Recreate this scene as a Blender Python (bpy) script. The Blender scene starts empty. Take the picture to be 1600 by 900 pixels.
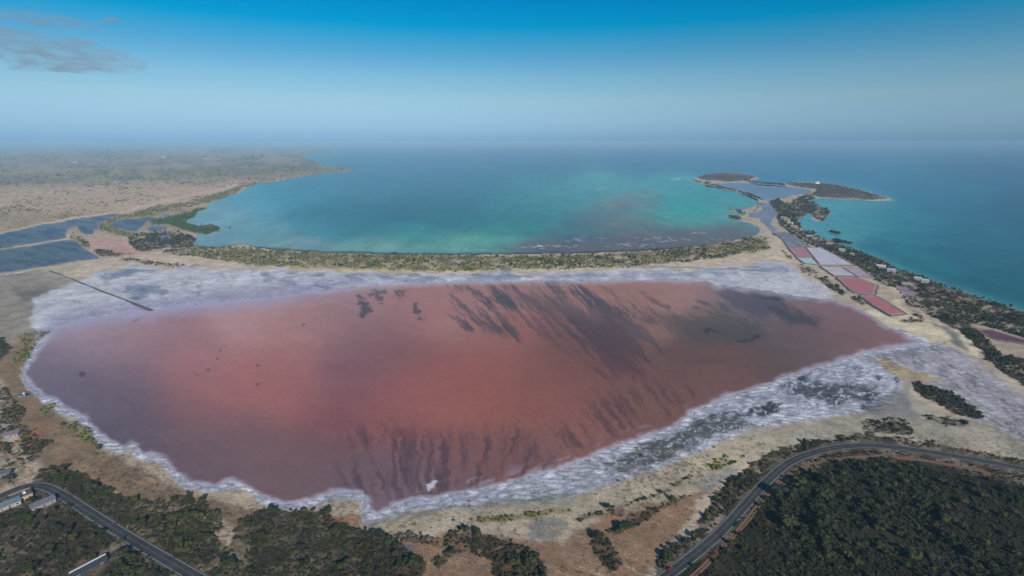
import bpy, bmesh, math, random
import numpy as np
from mathutils import Vector
random.seed(7); rng = np.random.default_rng(7)
S = bpy.context.scene; COL = S.collection

# ------------------------------------------------------------------ camera
H = 250.0; F = 800.0; HOR = 220.0
TH = math.atan((450 - HOR) / F); CT, ST = math.cos(TH), math.sin(TH)
cam = bpy.data.objects.new('camera', bpy.data.cameras.new('camera')); COL.objects.link(cam)
cam.location = (0, 0, H); cam.rotation_euler = (math.pi/2 - TH, 0, 0)
cam.data.sensor_width = 36; cam.data.lens = 18; cam.data.clip_start = 1; cam.data.clip_end = 400000
S.camera = cam
# ------------------------------------------------------------------ sky, sun, exposure
SUN_EL, SUN_AZ = math.radians(31), math.radians(26)      # sun behind the camera, to its right
sd = Vector((math.sin(SUN_AZ)*math.cos(SUN_EL), -math.cos(SUN_AZ)*math.cos(SUN_EL), math.sin(SUN_EL)))
sun = bpy.data.objects.new('sun', bpy.data.lights.new('sun', 'SUN')); COL.objects.link(sun)
sun.data.energy = 3.9; sun.data.angle = math.radians(0.5); sun.data.color = (1, 0.92, 0.82)
sun.rotation_euler = sd.to_track_quat('Z', 'Y').to_euler()
W = bpy.data.worlds.new('World'); S.world = W; W.use_nodes = True
nt = W.node_tree; bg = nt.nodes['Background']
sk = nt.nodes.new('ShaderNodeTexSky'); sk.sky_type = 'NISHITA'; sk.sun_disc = False
sk.sun_elevation = SUN_EL; sk.sun_rotation = math.pi - SUN_AZ; sk.altitude = 250
sk.air_density = 1.0; sk.dust_density = 0.6; sk.ozone_density = 4.0
SKY_STRENGTH = 0.08
geo = nt.nodes.new('ShaderNodeTexCoord'); sep = nt.nodes.new('ShaderNodeSeparateXYZ')
nt.links.new(geo.outputs['Generated'], sep.inputs[0])
ramp = nt.nodes.new('ShaderNodeValToRGB'); nt.links.new(sep.outputs['Z'], ramp.inputs[0])
e = ramp.color_ramp.elements
SKYT = [(0.0, (0.50, 0.92, 1.70)), (0.012, (0.52, 0.88, 1.50)), (0.03, (0.60, 0.88, 1.34)), (0.07, (0.80, 0.98, 1.10)), (0.11, (0.68, 0.98, 1.06)), (0.15, (0.35, 0.90, 1.04)), (0.19, (0.02, 0.90, 1.10)), (0.24, (0.01, 0.80, 1.15)), (0.5, (0.25, 0.70, 1.0)), (1.0, (0.40, 0.68, 0.90))]
e[0].position = SKYT[0][0]; e[0].color = (*SKYT[0][1], 1); e[1].position = 1; e[1].color = (*SKYT[-1][1], 1)
for p_, c_ in SKYT[1:-1]:
    q = e.new(p_); q.color = (*c_, 1)
mx = nt.nodes.new('ShaderNodeMix'); mx.data_type = 'RGBA'; mx.blend_type = 'MULTIPLY'; mx.inputs[0].default_value = 1
nt.links.new(sk.outputs[0], mx.inputs[6]); nt.links.new(ramp.outputs[0], mx.inputs[7])
nt.links.new(mx.outputs[2], bg.inputs[0]); bg.inputs[1].default_value = SKY_STRENGTH
S.view_settings.view_transform = 'Standard'; S.view_settings.look = 'None'
S.view_settings.exposure = 0; S.view_settings.gamma = 1
S.cycles.volume_bounces = 0; S.cycles.volume_step_rate = 2.0; S.cycles.volume_max_steps = 128; S.cycles.max_bounces = 5; S.cycles.diffuse_bounces = 2
S.cycles.transparent_max_bounces = 8

# ------------------------------------------------------------------ maths helpers
def unproj(u, v, z=0.0):
    """photo pixel -> point of the plane at height z"""
    u = np.asarray(u, float); v = np.asarray(v, float)
    x = (u - 800) / F; y = (450 - v) / F
    dy = CT + y*ST; dz = -ST + y*CT
    t = (H - z) / -dz
    return x*t, dy*t
def proj(X, Y, Z=0.0):
    d = Y*CT - (Z - H)*ST; up = Y*ST + (Z - H)*CT
    d = np.maximum(d, 1e-3)
    return 800 + F*X/d, 450 - F*up/d, d
def pt(u, v, z=0.0):
    x, y = unproj(u, v, z); return Vector((float(x), float(y), z))
def hsh(ix, iy, s):
    h = (ix.astype(np.int64)*374761393 + iy.astype(np.int64)*668265263 + s*974634777) & 0xffffffff
    h = ((h ^ (h >> 13)) * 1274126177) & 0xffffffff
    return ((h ^ (h >> 16)) & 0xffffff) / float(0xffffff)
def vnoise(x, y, s=0):
    ix = np.floor(x); iy = np.floor(y); fx = x - ix; fy = y - iy
    fx = fx*fx*(3-2*fx); fy = fy*fy*(3-2*fy)
    ix = ix.astype(np.int64); iy = iy.astype(np.int64)
    a = hsh(ix, iy, s); b = hsh(ix+1, iy, s); c = hsh(ix, iy+1, s); d = hsh(ix+1, iy+1, s)
    return (a*(1-fx)+b*fx)*(1-fy) + (c*(1-fx)+d*fx)*fy
def fbm(x, y, s=0, o=4):
    """about -1..1"""
    t = 0; a = 1; n = 0
    for k in range(o):
        t = t + a*(vnoise(x*2**k + 17.3*k, y*2**k - 9.1*k, s+k)*2-1); n += a; a *= 0.55
    return t/n*1.5
def sst(a, b, x):
    t = np.clip((x-a)/(b-a), 0, 1); return t*t*(3-2*t)
def sdf(poly, U, V, margin=45):
    """signed distance in photo pixels, + inside"""
    poly = np.asarray(poly, float)
    out = np.full(U.shape, -999.0)
    lo = poly.min(0) - margin; hi = poly.max(0) + margin
    m = (U > lo[0]) & (U < hi[0]) & (V > lo[1]) & (V < hi[1])
    if not m.any(): return out
    x = U[m]; y = V[m]; d = np.full(x.shape, 1e12); ins = np.zeros(x.shape, bool)
    n = len(poly)
    for i in range(n):
        ax, ay = poly[i]; bx, by = poly[(i+1) % n]
        ex, ey = bx-ax, by-ay
        t = np.clip(((x-ax)*ex + (y-ay)*ey) / (ex*ex+ey*ey+1e-9), 0, 1)
        d = np.minimum(d, (x-ax-t*ex)**2 + (y-ay-t*ey)**2)
        if ay != by:
            c = ((ay > y) != (by > y)) & (x < (bx-ax)*(y-ay)/(by-ay) + ax)
            ins ^= c
    d = np.sqrt(d)
    out[m] = np.where(ins, d, -d)
    return out
def ldist(line, U, V, margin=60):
    """distance to an open polyline in photo pixels"""
    line = np.asarray(line, float); out = np.full(U.shape, 999.0)
    lo = line.min(0)-margin; hi = line.max(0)+margin
    m = (U > lo[0]) & (U < hi[0]) & (V > lo[1]) & (V < hi[1])
    if not m.any(): return out
    x = U[m]; y = V[m]; d = np.full(x.shape, 1e12)
    for (ax, ay), (bx, by) in zip(line[:-1], line[1:]):
        ex, ey = bx-ax, by-ay
        t = np.clip(((x-ax)*ex + (y-ay)*ey) / (ex*ex+ey*ey+1e-9), 0, 1)
        d = np.minimum(d, (x-ax-t*ex)**2 + (y-ay-t*ey)**2)
    out[m] = np.sqrt(d); return out
def lin(c):
    c = np.asarray(c, float)/255
    return np.where(c < 0.04045, c/12.92, ((c+0.055)/1.055)**2.4)
def alb(c, k=0.93): return np.clip(lin(c)/k, 0, 0.85)
def blend(col, rgb, m):
    rgb = np.asarray(rgb)
    col += (rgb - col) * m[..., None]
def ipt(pts, U, V, sig=42.0, ay=1.6):
    """smooth colour field through sample points (u, v, r, g, b)"""
    num = np.zeros(U.shape+(3,)); den = np.zeros(U.shape)
    for u, v, r, g, b in pts:
        w = np.exp(-((U-u)**2 + (V-v)**2*ay)/(2*sig*sig)) + 1e3/(1e5+((U-u)**2+(V-v)**2)**1.5+1)
        num += w[..., None]*lin((r, g, b)); den += w
    return num/den[..., None]

# ------------------------------------------------------------------ outlines traced on the ground (photo pixels, unprojected later)
LAND = [(-9000,150),(330,150),(385,224),(440,226),(472,227),(500,231),(530,234),(500,238),(480,242),(477,248),(497,254),(500,258),(540,263),(563,266),
 (530,269),(500,271),(465,277),(430,284),(402,286),(395,291),(382,294),(376,301),(365,304),(350,310),(336,315),(322,320),(325,326),(309,331),(306,338),(292,343),(292,350),
 (312,352),(332,350),(346,356),(341,362),(322,366),(306,364),(310,372),(303,378),(300,383),(318,385),(345,387),(368,381),(385,380),(400,386),(440,390),(500,393),
 (560,395),(640,397),(720,397.5),(800,396.5),(880,395),(960,393),(1020,390),(1070,386),(1120,380),(1160,373),(1182,368),(1188,363),(1184,355),
 (1172,349),(1158,346),(1136,340),(1134,336),(1150,336),(1164,338),(1160,334),(1148,331),(1138,325),(1148,326),(1160,328),(1176,323),(1185,317),(1184,311),(1172,306),(1155,302),(1130,295),(1105,289),(1082,283.5),(1083,281.5),
 (1090,277),(1104,272),(1128,268.5),(1165,271),(1180,276),(1188,279),(1178,281),(1172,283),(1200,287),(1226,288.5),
 (1226,286),(1250,284.5),(1290,286),(1320,291),(1350,297),(1368,303),(1388,309),(1396,313),(1380,314),(1350,313),(1320,311.5),(1285,310),(1270,311),(1266,315),(1276,319),(1295,327),
 (1300,332),(1292,338),(1286,346),(1275,345),(1268,342),(1270,336),(1262,334),(1255,340),(1247,343),(1250,352),(1257,360),(1275,367),(1300,377),(1340,392),(1365,401),(1400,418),(1440,434),
 (1500,455),(1550,471),(1600,487),(1700,521),(2600,827),(6000,1983),(6000,5000),(-9000,5000)]
LAKES = {
 'CH1': [(1106,287.5),(1130,286.5),(1160,285),(1180,287),(1230,291.5),(1262,295),(1270,298),(1258,303),(1238,306),(1226,311),(1205,313),(1190,312.5),(1175,305),(1158,299.5),(1135,293)],
 'CH2': [(1190,315),(1203,319),(1211,328),(1214,335),(1208,342),(1205,350),(1214,359),(1209,364),(1200,357),(1187,346),(1190,342),(1170,339),(1168,333),(1182,331),(1190,327),(1186,320)],
 'PAN1': [(-400,420),(-60,378),(0,366),(60,352),(120,342),(160,336),(192,332.5),(170,341),(152,350),(135,353),(118,353),(104,360),(102,366),(104,371),(80,376),(50,381),(0,388),(-60,396),(-400,450)],
 'PAN1b': [(120,352),(150,349),(155,357),(147,361),(146,366),(134,367),(124,360)],
 'PAN2': [(-400,470),(-60,400),(0,391),(50,384),(100,375),(118,376),(126,384),(140,392),(152,400),(158,404),(120,408),(60,418),(0,426),(-60,432),(-400,500)],
 'PAN3': [(171,352),(182,344),(210,341),(240,338.5),(242,340),(230,347),(222,356),(214,362),(200,361),(182,358)],
 'PAN3b': [(250,337),(258,335),(266,335.5),(266,338.5),(256,339.5)],
 'PAN3c': [(228,356),(240,352),(258,354),(262,358),(248,361),(234,361)],
 'PAN3d': [(247,369),(262,368),(270,371),(262,374),(248,373)],
}
LAGOON = [(40,590),(38,578),(52,553),(70,532),(84,518),(95,508),(130,498),(200,489),(280,478),(340,472),(400,467),(440,463),(500,456),(545,450),(590,446),(640,444),(700,441),(760,439),(850,439),
 (900,440),(960,438),(1040,437),(1080,438),(1110,441),(1122,447),(1150,450),(1185,452),(1205,456),(1250,463),(1290,468),(1300,466),(1325,476),(1350,487),(1375,503),(1400,516),(1425,526),(1447,536),
 (1425,540),(1405,543),(1388,547),(1365,549),(1340,555),(1310,566),(1280,573),(1250,583),(1225,593),(1195,604),(1165,611),(1140,620),(1110,630),(1085,642),(1062,660),(1035,674),(1005,684),(975,694),(945,705),(915,718),
 (880,728),(850,738),(820,748),(790,757),(750,765),(700,772),(680,782),(660,776),(640,782),(618,790),(600,800),(588,806),(576,795),(575,780),(565,771),(545,770),(520,771),(495,779),(465,787),(440,788),(422,781),(400,770),(378,756),(362,752),(345,757),(320,760),(300,755),
 (284,747),(268,732),(258,717),(240,712),(218,708),(216,699),(205,693),(190,698),(170,690),(152,674),(137,657),(122,646),(108,642),(94,635),(87,624),(70,619),(58,610),(50,602)]
CRUST_TOP = [(40,590),(52,545),(60,520),(45,500),(55,470),(90,450),(130,438),(150,428),(200,418),(260,419),(330,421),(400,421),(460,422),(540,426),(620,429),(700,430),(800,429),(900,427),(1000,424),(1080,423),(1130,419),(1170,414),(1200,412),(1225,414),(1245,425),(1262,438),(1290,450),(1304,460),
 (1300,466),(1250,463),(1200,458),(1100,445),(900,445),(700,445),(500,460),(300,480),(95,510)]
ROAD_R = [(900,1010),(960,965),(1050,896),(1098,858),(1130,829),(1166,789),(1200,752),(1238,722),(1290,704),(1345,698),(1400,701),(1470,711),(1540,723),(1600,735),(1680,752),(1900,805)]
TRACK_R = [(960,1000),(1080,905),(1125,860),(1165,818),(1198,775),(1228,746),(1262,729),(1300,721),(1340,716),(1400,717),(1460,724),(1510,733),(1548,743)]
ROAD_L = [(-300,850),(-80,800),(0,778),(30,765),(62,761),(90,771),(140,803),(190,835),(245,868),(300,900),(360,934),(460,990)]
ROAD_S = [(235,850),(205,853),(180,866),(162,878),(120,905)]
GREEN = [(300,384),(345,387),(400,388),(440,392),(480,393),(560,397),(640,398),(720,399),(800,399),(880,398),(960,395),(1040,390),(1100,384),(1150,376),(1175,372),(1192,375),(1205,388),(1170,396),(1120,405),(1060,412),(1000,417),(900,421),(800,423),(700,424.5),(640,424),(600,423),(560,421),(500,419),(450,418),(400,416),(350,408),(300,402),(270,394)]
BELT = [(1200,314),(1215,312),(1235,320),(1240,311),(1262,302),(1275,309),(1267,316),(1300,329),(1286,347),(1262,335),(1248,343),(1251,353),(1258,361),(1300,377),(1340,391.5),(1365,400),(1400,417),(1440,433),(1500,454),(1550,470),(1600,486),(1700,520),(2200,692),
 (2200,900),(1800,720),(1600,606),(1570,588),(1548,570),(1532,548),(1502,522),(1470,503),(1440,488),(1418,478),(1408,462),(1396,452),(1374,443),(1352,428),(1330,413),(1300,400),(1270,386),(1240,370),(1222,356),(1214,345),(1210,330)]
# vegetation patches: outline, density, kind (0 dark wood, 1 olive scrub, 2 bright mangrove, 3 grey-brown dry scrub), noise break-up
VEG = [
 (GREEN, 0.90, 1, 0.42),
 (BELT, 0.92, 0, 0.35),
 ([(149,358),(160,347),(180,339),(205,334),(240,324),(290,317),(330,306),(350,299),(368,292),(400,285),(430,284),(380,294),(366,304),(345,311),(322,318),(300,322),(250,333),(240,337),(210,340),(183,342),(172,352),(184,360),(205,364),(235,370),(200,371),(165,364)], 0.85, 1, 0.35),
 ([(232,344),(260,340),(295,332),(305,327),(330,325.5),(312,331),(308,338),(293,343),(292,350),(312,352),(332,350),(346,356),(341,362),(322,366),(300,363),(280,357),(262,350),(240,350)], 0.98, 2, 0.1),
 ([(205,366),(235,364),(262,362),(290,366),(308,372),(306,384),(296,392),(280,388),(240,392),(212,392),(198,380)], 0.85, 0, 0.4),
 ([(240,390),(275,388),(330,398),(400,406),(400,412),(330,405),(280,400)], 0.8, 0, 0.4),
 ([(186,405),(205,404),(260,411),(310,415),(300,418),(240,415),(195,409)], 0.8, 3, 0.4),
 ([(104,366),(125,368),(140,378),(140,388),(128,386),(110,374)], 0.8, 1, 0.4),
 ([(146,390),(165,392),(190,396),(205,398),(180,402),(155,401)], 0.85, 0, 0.3),
 ([(-60,395),(0,386),(20,383),(22,386),(0,390)], 0.7, 1, 0.3),
 ([(1090,277),(1104,272.5),(1128,269.5),(1165,272),(1180,277),(1165,282),(1130,283),(1100,281)], 0.72, 3, 0.3),
 ([(1228,287),(1250,286),(1290,287),(1320,292),(1350,299),(1366,304),(1385,310),(1350,311),(1320,310),(1285,308),(1268,304),(1280,296),(1250,291)], 0.72, 3, 0.3),
 ([(1085,282),(1105,286),(1130,292),(1160,298.5),(1182,308),(1184,312),(1160,303),(1130,295),(1100,288)], 0.8, 0, 0.4),
 ([(1160,281),(1180,284),(1226,288),(1226,290.5),(1180,286.5)], 0.85, 0, 0.3),
 ([(1136,336),(1150,336),(1160,343),(1152,346),(1140,342)], 0.95, 0, 0.3),
 ([(1138,325),(1152,327),(1165,334),(1155,334)], 0.9, 0, 0.3),
 ([(1168,330),(1178,328),(1186,318),(1188,322),(1180,332)], 0.5, 3, 0.4),
 ([(1272,433),(1290,437),(1312,450),(1322,459),(1314,461),(1290,448)], 0.95, 0, 0.3),
 ([(1248,415),(1262,418),(1280,428),(1272,431),(1256,429)], 0.7, 3, 0.4),
 ([(1180,372),(1200,372),(1195,380),(1178,378)], 0.5, 1, 0.4),
 ([(1222,394),(1230,396),(1240,405),(1234,406)], 0.7, 0, 0.4),
 ([(1328,464),(1340,466),(1350,474),(1346,476),(1332,470)], 0.9, 0, 0.3),
 ([(1425,486),(1440,492),(1442,500),(1434,499),(1420,490)], 0.6, 3, 0.3),
 ([(1406,501),(1432,499),(1442,503),(1438,506),(1410,505)], 0.75, 3, 0.3),
 ([(1424,600),(1440,600),(1470,608),(1500,622),(1528,643),(1535,655),(1518,657),(1480,642),(1446,624),(1430,612)], 0.97, 0, 0.12),
 ([(1345,660),(1365,660),(1390,652),(1410,656),(1428,675),(1420,682),(1380,680),(1350,684)], 0.8, 0, 0.5),
 ([(1440,656),(1460,650),(1500,656),(1526,668),(1500,670),(1460,664)], 0.75, 0, 0.5),
 ([(1438,570),(1452,568),(1455,573),(1444,575)], 0.0, 0, 0.3),
 ([(1025,1010),(1022,885),(1032,868),(1052,850),(1085,838),(1092,815),(1104,800),(1112,778),(1130,765),(1137,750),(1168,734),(1192,714),(1225,701),(1262,692),(1300,689),(1340,680),(1400,684),(1440,692),(1500,702),(1560,713),(1600,722),(1800,760),(2400,1000),(2400,1600),(900,1600)], 0.9, 0, 0.25),
 ([(738,816),(760,811),(800,806),(850,799),(890,795),(897,803),(860,806),(820,812),(780,817),(748,819)], 0.95, 1, 0.3),
 ([(960,793),(985,786),(1020,776),(1056,756),(1082,740),(1080,748),(1040,772),(1000,786),(970,796)], 0.85, 0, 0.45),
 ([(895,812),(930,800),(962,790),(972,798),(975,812),(950,806),(905,818)], 0.85, 0, 0.35),
 ([(985,805),(1010,798),(1040,786),(1070,776),(1088,775),(1050,792),(1020,806),(1000,822),(975,830),(955,838),(945,832),(975,818)], 0.75, 0, 0.45),
 ([(922,840),(945,838),(960,858),(970,880),(966,896),(945,890),(930,865)], 0.85, 0, 0.3),
 ([(640,850),(690,846),(712,822),(735,824),(770,842),(800,848),(835,862),(850,880),(850,960),(780,960),(768,880),(730,862),(705,872),(688,892),(676,880),(700,860),(660,852)], 0.85, 0, 0.35),
 ([(560,870),(600,862),(640,866),(665,880),(660,960),(560,960)], 0.97, 0, 0.1),
 ([(600,838),(640,834),(690,840),(700,846),(650,850),(610,848)], 0.6, 3, 0.4),
 ([(352,862),(372,830),(374,812),(400,803),(430,796),(470,799),(515,796),(520,811),(560,826),(605,834),(640,860),(600,880),(560,1000),(300,1000),(315,900),(330,880)], 0.93, 0, 0.2),
 ([(300,790),(320,785),(350,806),(345,835),(300,840)], 0.85, 0, 0.35),
 ([(62,738),(85,728),(110,734),(150,752),(185,776),(235,782),(262,788),(275,775),(300,772),(310,800),(352,862),(340,1000),(-400,1000),(-400,790),(0,772),(50,758)], 0.95, 0, 0.22),
 ([(-400,640),(0,602),(20,620),(40,642),(35,660),(60,680),(58,715),(40,740),(30,760),(-400,820)], 0.62, 0, 0.6),
 ([(95,662),(125,658),(150,680),(160,700),(150,712),(135,695),(110,680)], 0.7, 1, 0.5),
 ([(60,640),(85,632),(88,650),(70,655)], 0.5, 1, 0.5),
 ([(20,522),(60,518),(80,519),(60,535),(45,560),(20,578),(20,560),(40,540)], 0.5, 1, 0.5),
 ([(-100,520),(0,528),(18,545),(0,565),(-100,580)], 0.8, 0, 0.3),
 ([(60,690),(85,690),(60,712),(45,716)], 0.8, 0, 0.4),
 ([(1100,728),(1140,716),(1165,714),(1180,712),(1150,726),(1110,740),(1090,738)], 0.55, 1, 0.6),
 ([(0,325),(20,321),(60,325),(75,330),(40,332),(0,336)], 0.35, 1, 0.6),
 ([(150,296),(190,291),(225,293),(190,296)], 0.5, 1, 0.5),
]
SAND_GAPS = [([(1396,447),(1415,449),(1436,462),(1430,466),(1410,462)], (150,130,140)),
 ([(1518,506),(1540,510),(1600,528),(1700,560),(1700,592),(1600,560),(1565,556),(1545,535)], (178,160,138))]

# ------------------------------------------------------------------ masks at any set of ground points
def warp(U, V, X, Y):
    amp = 1.0
    a = fbm(U/14.0, V/7.0, 11, 3)*1.5; b = fbm(U/14.0, V/7.0, 31, 3)*0.9
    k = sst(300, 700, V)
    return U + a*(1+1.8*k), V + b*(1+1.8*k)
def water_fields(U, V):
    land = sdf(LAND, U, V, 60); land = np.where(land < -900, -999, land)
    lag = sdf(LAGOON, U, V, 60)
    lk = np.full(U.shape, -999.0)
    for p in LAKES.values(): lk = np.maximum(lk, sdf(p, U, V, 40))
    return land, lag, lk
def veg_fields(U, V, X, Y, want_raw=False):
    n = fbm(X/14.0, Y/14.0, 5, 3); n2 = fbm(U/9.0, V/5.0, 77, 3)
    best = np.zeros(U.shape); kind = np.zeros(U.shape, int)
    for poly, dens, kd, br in VEG:
        if dens <= 0: continue
        s = sdf(poly, U, V, 12)
        if s.max() < -10: continue
        edge = sst(-1.2, 1.6, s + n2*2.2*br*3)
        m = edge * dens * np.clip(1 - br*sst(-0.1, 0.7, n*0.6+n2*0.6)*1.9, 0, 1)
        kind = np.where(m > best, kd, kind); best = np.maximum(best, m)
    for poly, _ in SAND_GAPS: best = best*(1-sst(-1, 1, sdf(poly, U, V)))
    raw = best.copy()
    d = np.minimum(ldist(ROAD_R, U, V), ldist(ROAD_L, U, V))
    dep = proj(X, Y)[2]; r = 6.2*F/dep*np.sqrt(np.clip(H/np.hypot(np.hypot(X, Y), H), .2, 1))
    best = np.where(d < r, 0, best)
    best = np.where(ldist(TRACK_R, U, V) < r*0.42, 0, best)
    best = np.where(ldist(ROAD_S, U, V) < r*0.5, 0, best)
    return (best, kind, raw) if want_raw else (best, kind)

# ------------------------------------------------------------------ ground grid
us = np.concatenate([-np.geomspace(9000, 150, 26)[:-1], np.arange(-150, 1751, 1.7), np.geomspace(1752, 10600, 26)])
vs = np.concatenate([[223.6, 224.2, 225.0, 226.0, 227.2], np.arange(228.6, 330, 1.15), np.arange(330, 908, 1.55), np.geomspace(909, 2500, 22)])
U0, V0 = np.meshgrid(us, vs)
X0, Y0 = unproj(U0, V0)
X0 = np.clip(X0, -88000, 88000)
U, V = warp(U0, V0, X0, Y0)
land, lag, lk = water_fields(U, V)
vegd, vegk, vegraw = veg_fields(U, V, X0, Y0, True)
water = np.maximum(np.maximum(-land, lag), lk)          # + = wet
DEP = proj(X0, Y0)[2]; MPP = DEP/F
NR, NC = U0.shape
# --- ground colour: soils, sands, crusts (reflectance only)
g = np.empty(U0.shape+(3,)); g[:] = alb((190,172,148))
nA = fbm(X0/60, Y0/60, 3, 5); nB = fbm(U/26, V/9, 8, 4); nC = fbm(X0/9, Y0/9, 15, 4)
nS = fbm((U*0.93+V*0.36)/34, (V*0.93-U*0.36)/3.2, 21, 4)      # streaks running up to the right
nT = fbm((U+V*1.6)/20, (V-U*0.15)/3.0, 22, 4)
one = np.ones(U0.shape)
# far left land
far = sst(372, 350, V)*sst(620, 560, U)
blend(g, alb((172,152,126)), far)
blend(g, alb((190,168,142)), far*sst(283, 296, V + nB*3 + (U-200)*0.035)*sst(372, 355, V))
blend(g, alb((132,126,98)), far*sst(290, 276, V + nB*4 + (U-200)*0.03)*(0.35+0.65*sst(-0.5, 0.5, nB)))
g *= (1 + (np.array([1.07, 0.99, 0.93]) - 1)*far[..., None])
nF = fbm(U/5.0, V/1.6, 41, 3)
blend(g, alb((84,88,62)), far*sst(0.25, 0.7, nF+nB*0.5)*0.55*sst(300, 285, V))
blend(g, alb((52,60,34)), far*sst(0.35, 0.8, fbm(U/3.2, V/1.1, 46, 3) + 0.6*fbm(U/50, V/7, 47, 3))*0.75)
blend(g, alb((132,120,92)), far*sst(320, 345, V + nB*8)*0.5)
blend(g, alb((120,108,86)), far*sst(0.3, 0.6, fbm(U/60, V/4, 43, 3))*0.4*sst(285, 270, V))
for yy in (262, 285, 292, 308, 322):
    blend(g, alb((186,158,132)), far*sst(1.4, 0.3, np.abs(V - yy + 0.05*(U-200) + 2*np.sin(U/60)))*0.35)
s = ldist([(-100,392),(0,366.5),(60,352),(120,341),(190,331.5),(250,316),(330,299),(372,290)], U, V)
blend(g, alb((208,178,150)), sst(3.6, 1.2, s + nB*1.0))
# far peninsulas, islands
s = sdf([(400,224),(540,230),(540,237),(475,243),(430,240)], U, V); blend(g, alb((130,140,100)), sst(-2, 2, s)*0.8)
for P_ in (VEG[10][0], VEG[11][0]):
    s = sdf(P_, U, V); blend(g, alb((98,84,74)), sst(-2.5, 0.5, s)*0.9)
    blend(g, alb((195,185,165)), sst(-2.6, -1.4, s)*sst(-0.2, -1.0, s)*0.6)
# left mud flats and pink-tan sand between the pans
s = sdf([(120,376),(150,370),(190,374),(230,382),(240,392),(200,400),(150,402),(138,390),(128,384)], U, V)
blend(g, alb((196,160,142)), sst(-3, 2, s))
s = sdf([(-300,440),(0,428),(60,424),(100,430),(160,452),(190,470),(120,488),(85,510),(50,530),(0,540),(-300,600)], U, V, 60)
blend(g, alb((150,140,126)), sst(-14, 8, s + nB*9)*0.9)
blend(g, alb((106,100,98)), sst(-2, 14, sdf([(10,450),(60,440),(105,450),(80,470),(30,480)], U, V) + nB*6)*0.7)
s = sdf([(-300,560),(0,540),(60,525),(40,560),(34,590),(60,620),(90,645),(150,700),(210,730),(300,775),(420,800),(380,830),(300,790),(180,790),(80,740),(40,700),(0,600),(-300,640)], U, V, 60)
blend(g, alb((140,118,92)), sst(-6, 6, s + nB*5))
blend(g, alb((168,140,112)), sst(0.1, 0.7, nT)*0.5*sst(560, 620, V)*sst(560, 500, U))
# beige spit south of the green strip
s = sdf([(150,405),(300,400),(420,412),(600,421),(800,421),(1000,414),(1200,384),(1215,368),(1250,410),(1300,455),(1262,440),(1225,416),(1130,421),(1000,426),(800,430),(560,428),(400,424),(260,421),(150,430),(110,440),(90,432)], U, V)
blend(g, alb((206,186,160)), sst(-3, 3, s + nB*4))
blend(g, alb((206,184,104)), sst(-1.5, 1, sdf([(430,417),(600,421),(800,421),(800,424),(620,427),(560,425),(430,421)], U, V))*0.5)
# salt crust north of the lagoon
s = sdf(CRUST_TOP, U, V); cm = sst(-5, 4, s + nB*6); CR = cm*0.28
blend(g, alb((210,206,208)), cm)
blend(g, alb((164,156,180)), cm*sst(30, 4, -lag)*sst(640, 480, U)*0.8)
blend(g, alb((184,182,200)), cm*sst(0.0, 0.8, nB)*0.5)
nK = fbm(U/24, V/5.5, 51, 5)
for P_, st in (([(150,432),(180,424),(215,420),(205,432),(165,444)], 1), ([(180,455),(215,446),(270,452),(262,464),(210,468)], .9), ([(410,429),(465,430),(462,440),(415,438)], .8),
        ([(480,429),(505,429),(505,437),(482,436)], .8), ([(535,430),(570,430),(580,442),(545,446)], .8), ([(590,431),(660,430),(750,429),(800,430),(830,436),(780,442),(700,437),(640,444),(595,441)], .8),
        ([(740,430),(840,429),(950,427),(1010,425),(1100,424),(1180,418),(1215,416),(1230,422),(1160,427),(1040,432),(930,434),(800,437)], .65)):
    s = sdf(P_, U, V); blend(g, alb((104,124,146)), sst(-3, 5, s + nK*9)*st*0.75)
blend(g, alb((96,106,120)), sst(1.3, 0.2, np.abs(V - (421.5 + 4*np.sin(U/90)) - 0))*sst(880, 960, U)*sst(1230, 1180, U)*0.7)
blend(g, alb((94,112,130)), cm*sst(0.55, 0.85, nK)*0.5)
# crust marbling, lower right shore
s = sdf([(560,800),(640,780),(800,745),(940,700),(1080,640),(1200,600),(1330,553),(1450,535),(1480,540),(1400,570),(1405,610),(1380,640),(1300,652),(1180,672),(1080,712),(1010,745),(930,770),(850,785),(760,790),(700,800),(620,818),(575,825)], U, V)
cm = sst(-4, 3, s + nT*5); CR = np.maximum(CR, cm*0.85)
blend(g, alb((204,202,208)), cm)
for sgn, (lo_, hi_) in ((1, (0.35, 0.95)), (-1, (0.55, 1.0))):       # drying lines that follow the old shorelines
    ph = np.sin((-lag)*(0.95 if sgn > 0 else 0.5) + 3.2*nT + 2.0*nB + sgn)
    blend(g, alb((134,130,130) if sgn > 0 else (226,224,228)), np.maximum(cm, 0)*sst(lo_, hi_, ph)*sst(560, 600, V)*np.clip(0.45 + 0.5*nA + 0.4*nB, 0, 0.7))
nM = fbm((U*0.9-V*0.42)/26, (V*0.9+U*0.42)/9, 61, 5)
nM2 = 1-np.abs(fbm((U*0.9-V*0.42)/17, (V*0.9+U*0.42)/8, 67, 4))*2.2
s2 = sdf([(940,725),(990,692),(1050,672),(1100,645),(1180,660),(1190,668),(1120,690),(1060,715),(1020,738),(960,745)], U, V)
blend(g, alb((92,92,82)), sst(-4, 8, s2 + nM*13)*0.85)
s2 = sdf([(1215,602),(1250,592),(1340,598),(1392,612),(1370,628),(1330,640),(1270,622),(1240,625)], U, V)
blend(g, alb((78,80,84)), sst(-4, 8, s2 + nM*13)*0.85)
s2 = sdf([(1172,642),(1205,630),(1222,634),(1208,650),(1190,652)], U, V); blend(g, alb((92,84,92)), sst(-2, 2, s2 + nM*3))
blend(g, alb((70,80,92)), cm*sst(0.35, 0.7, nM)*sst(1000, 1120, U)*0.75)
blend(g, alb((222,222,230)), cm*sst(0.7, 0.95, nM2)*0.8)
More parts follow.
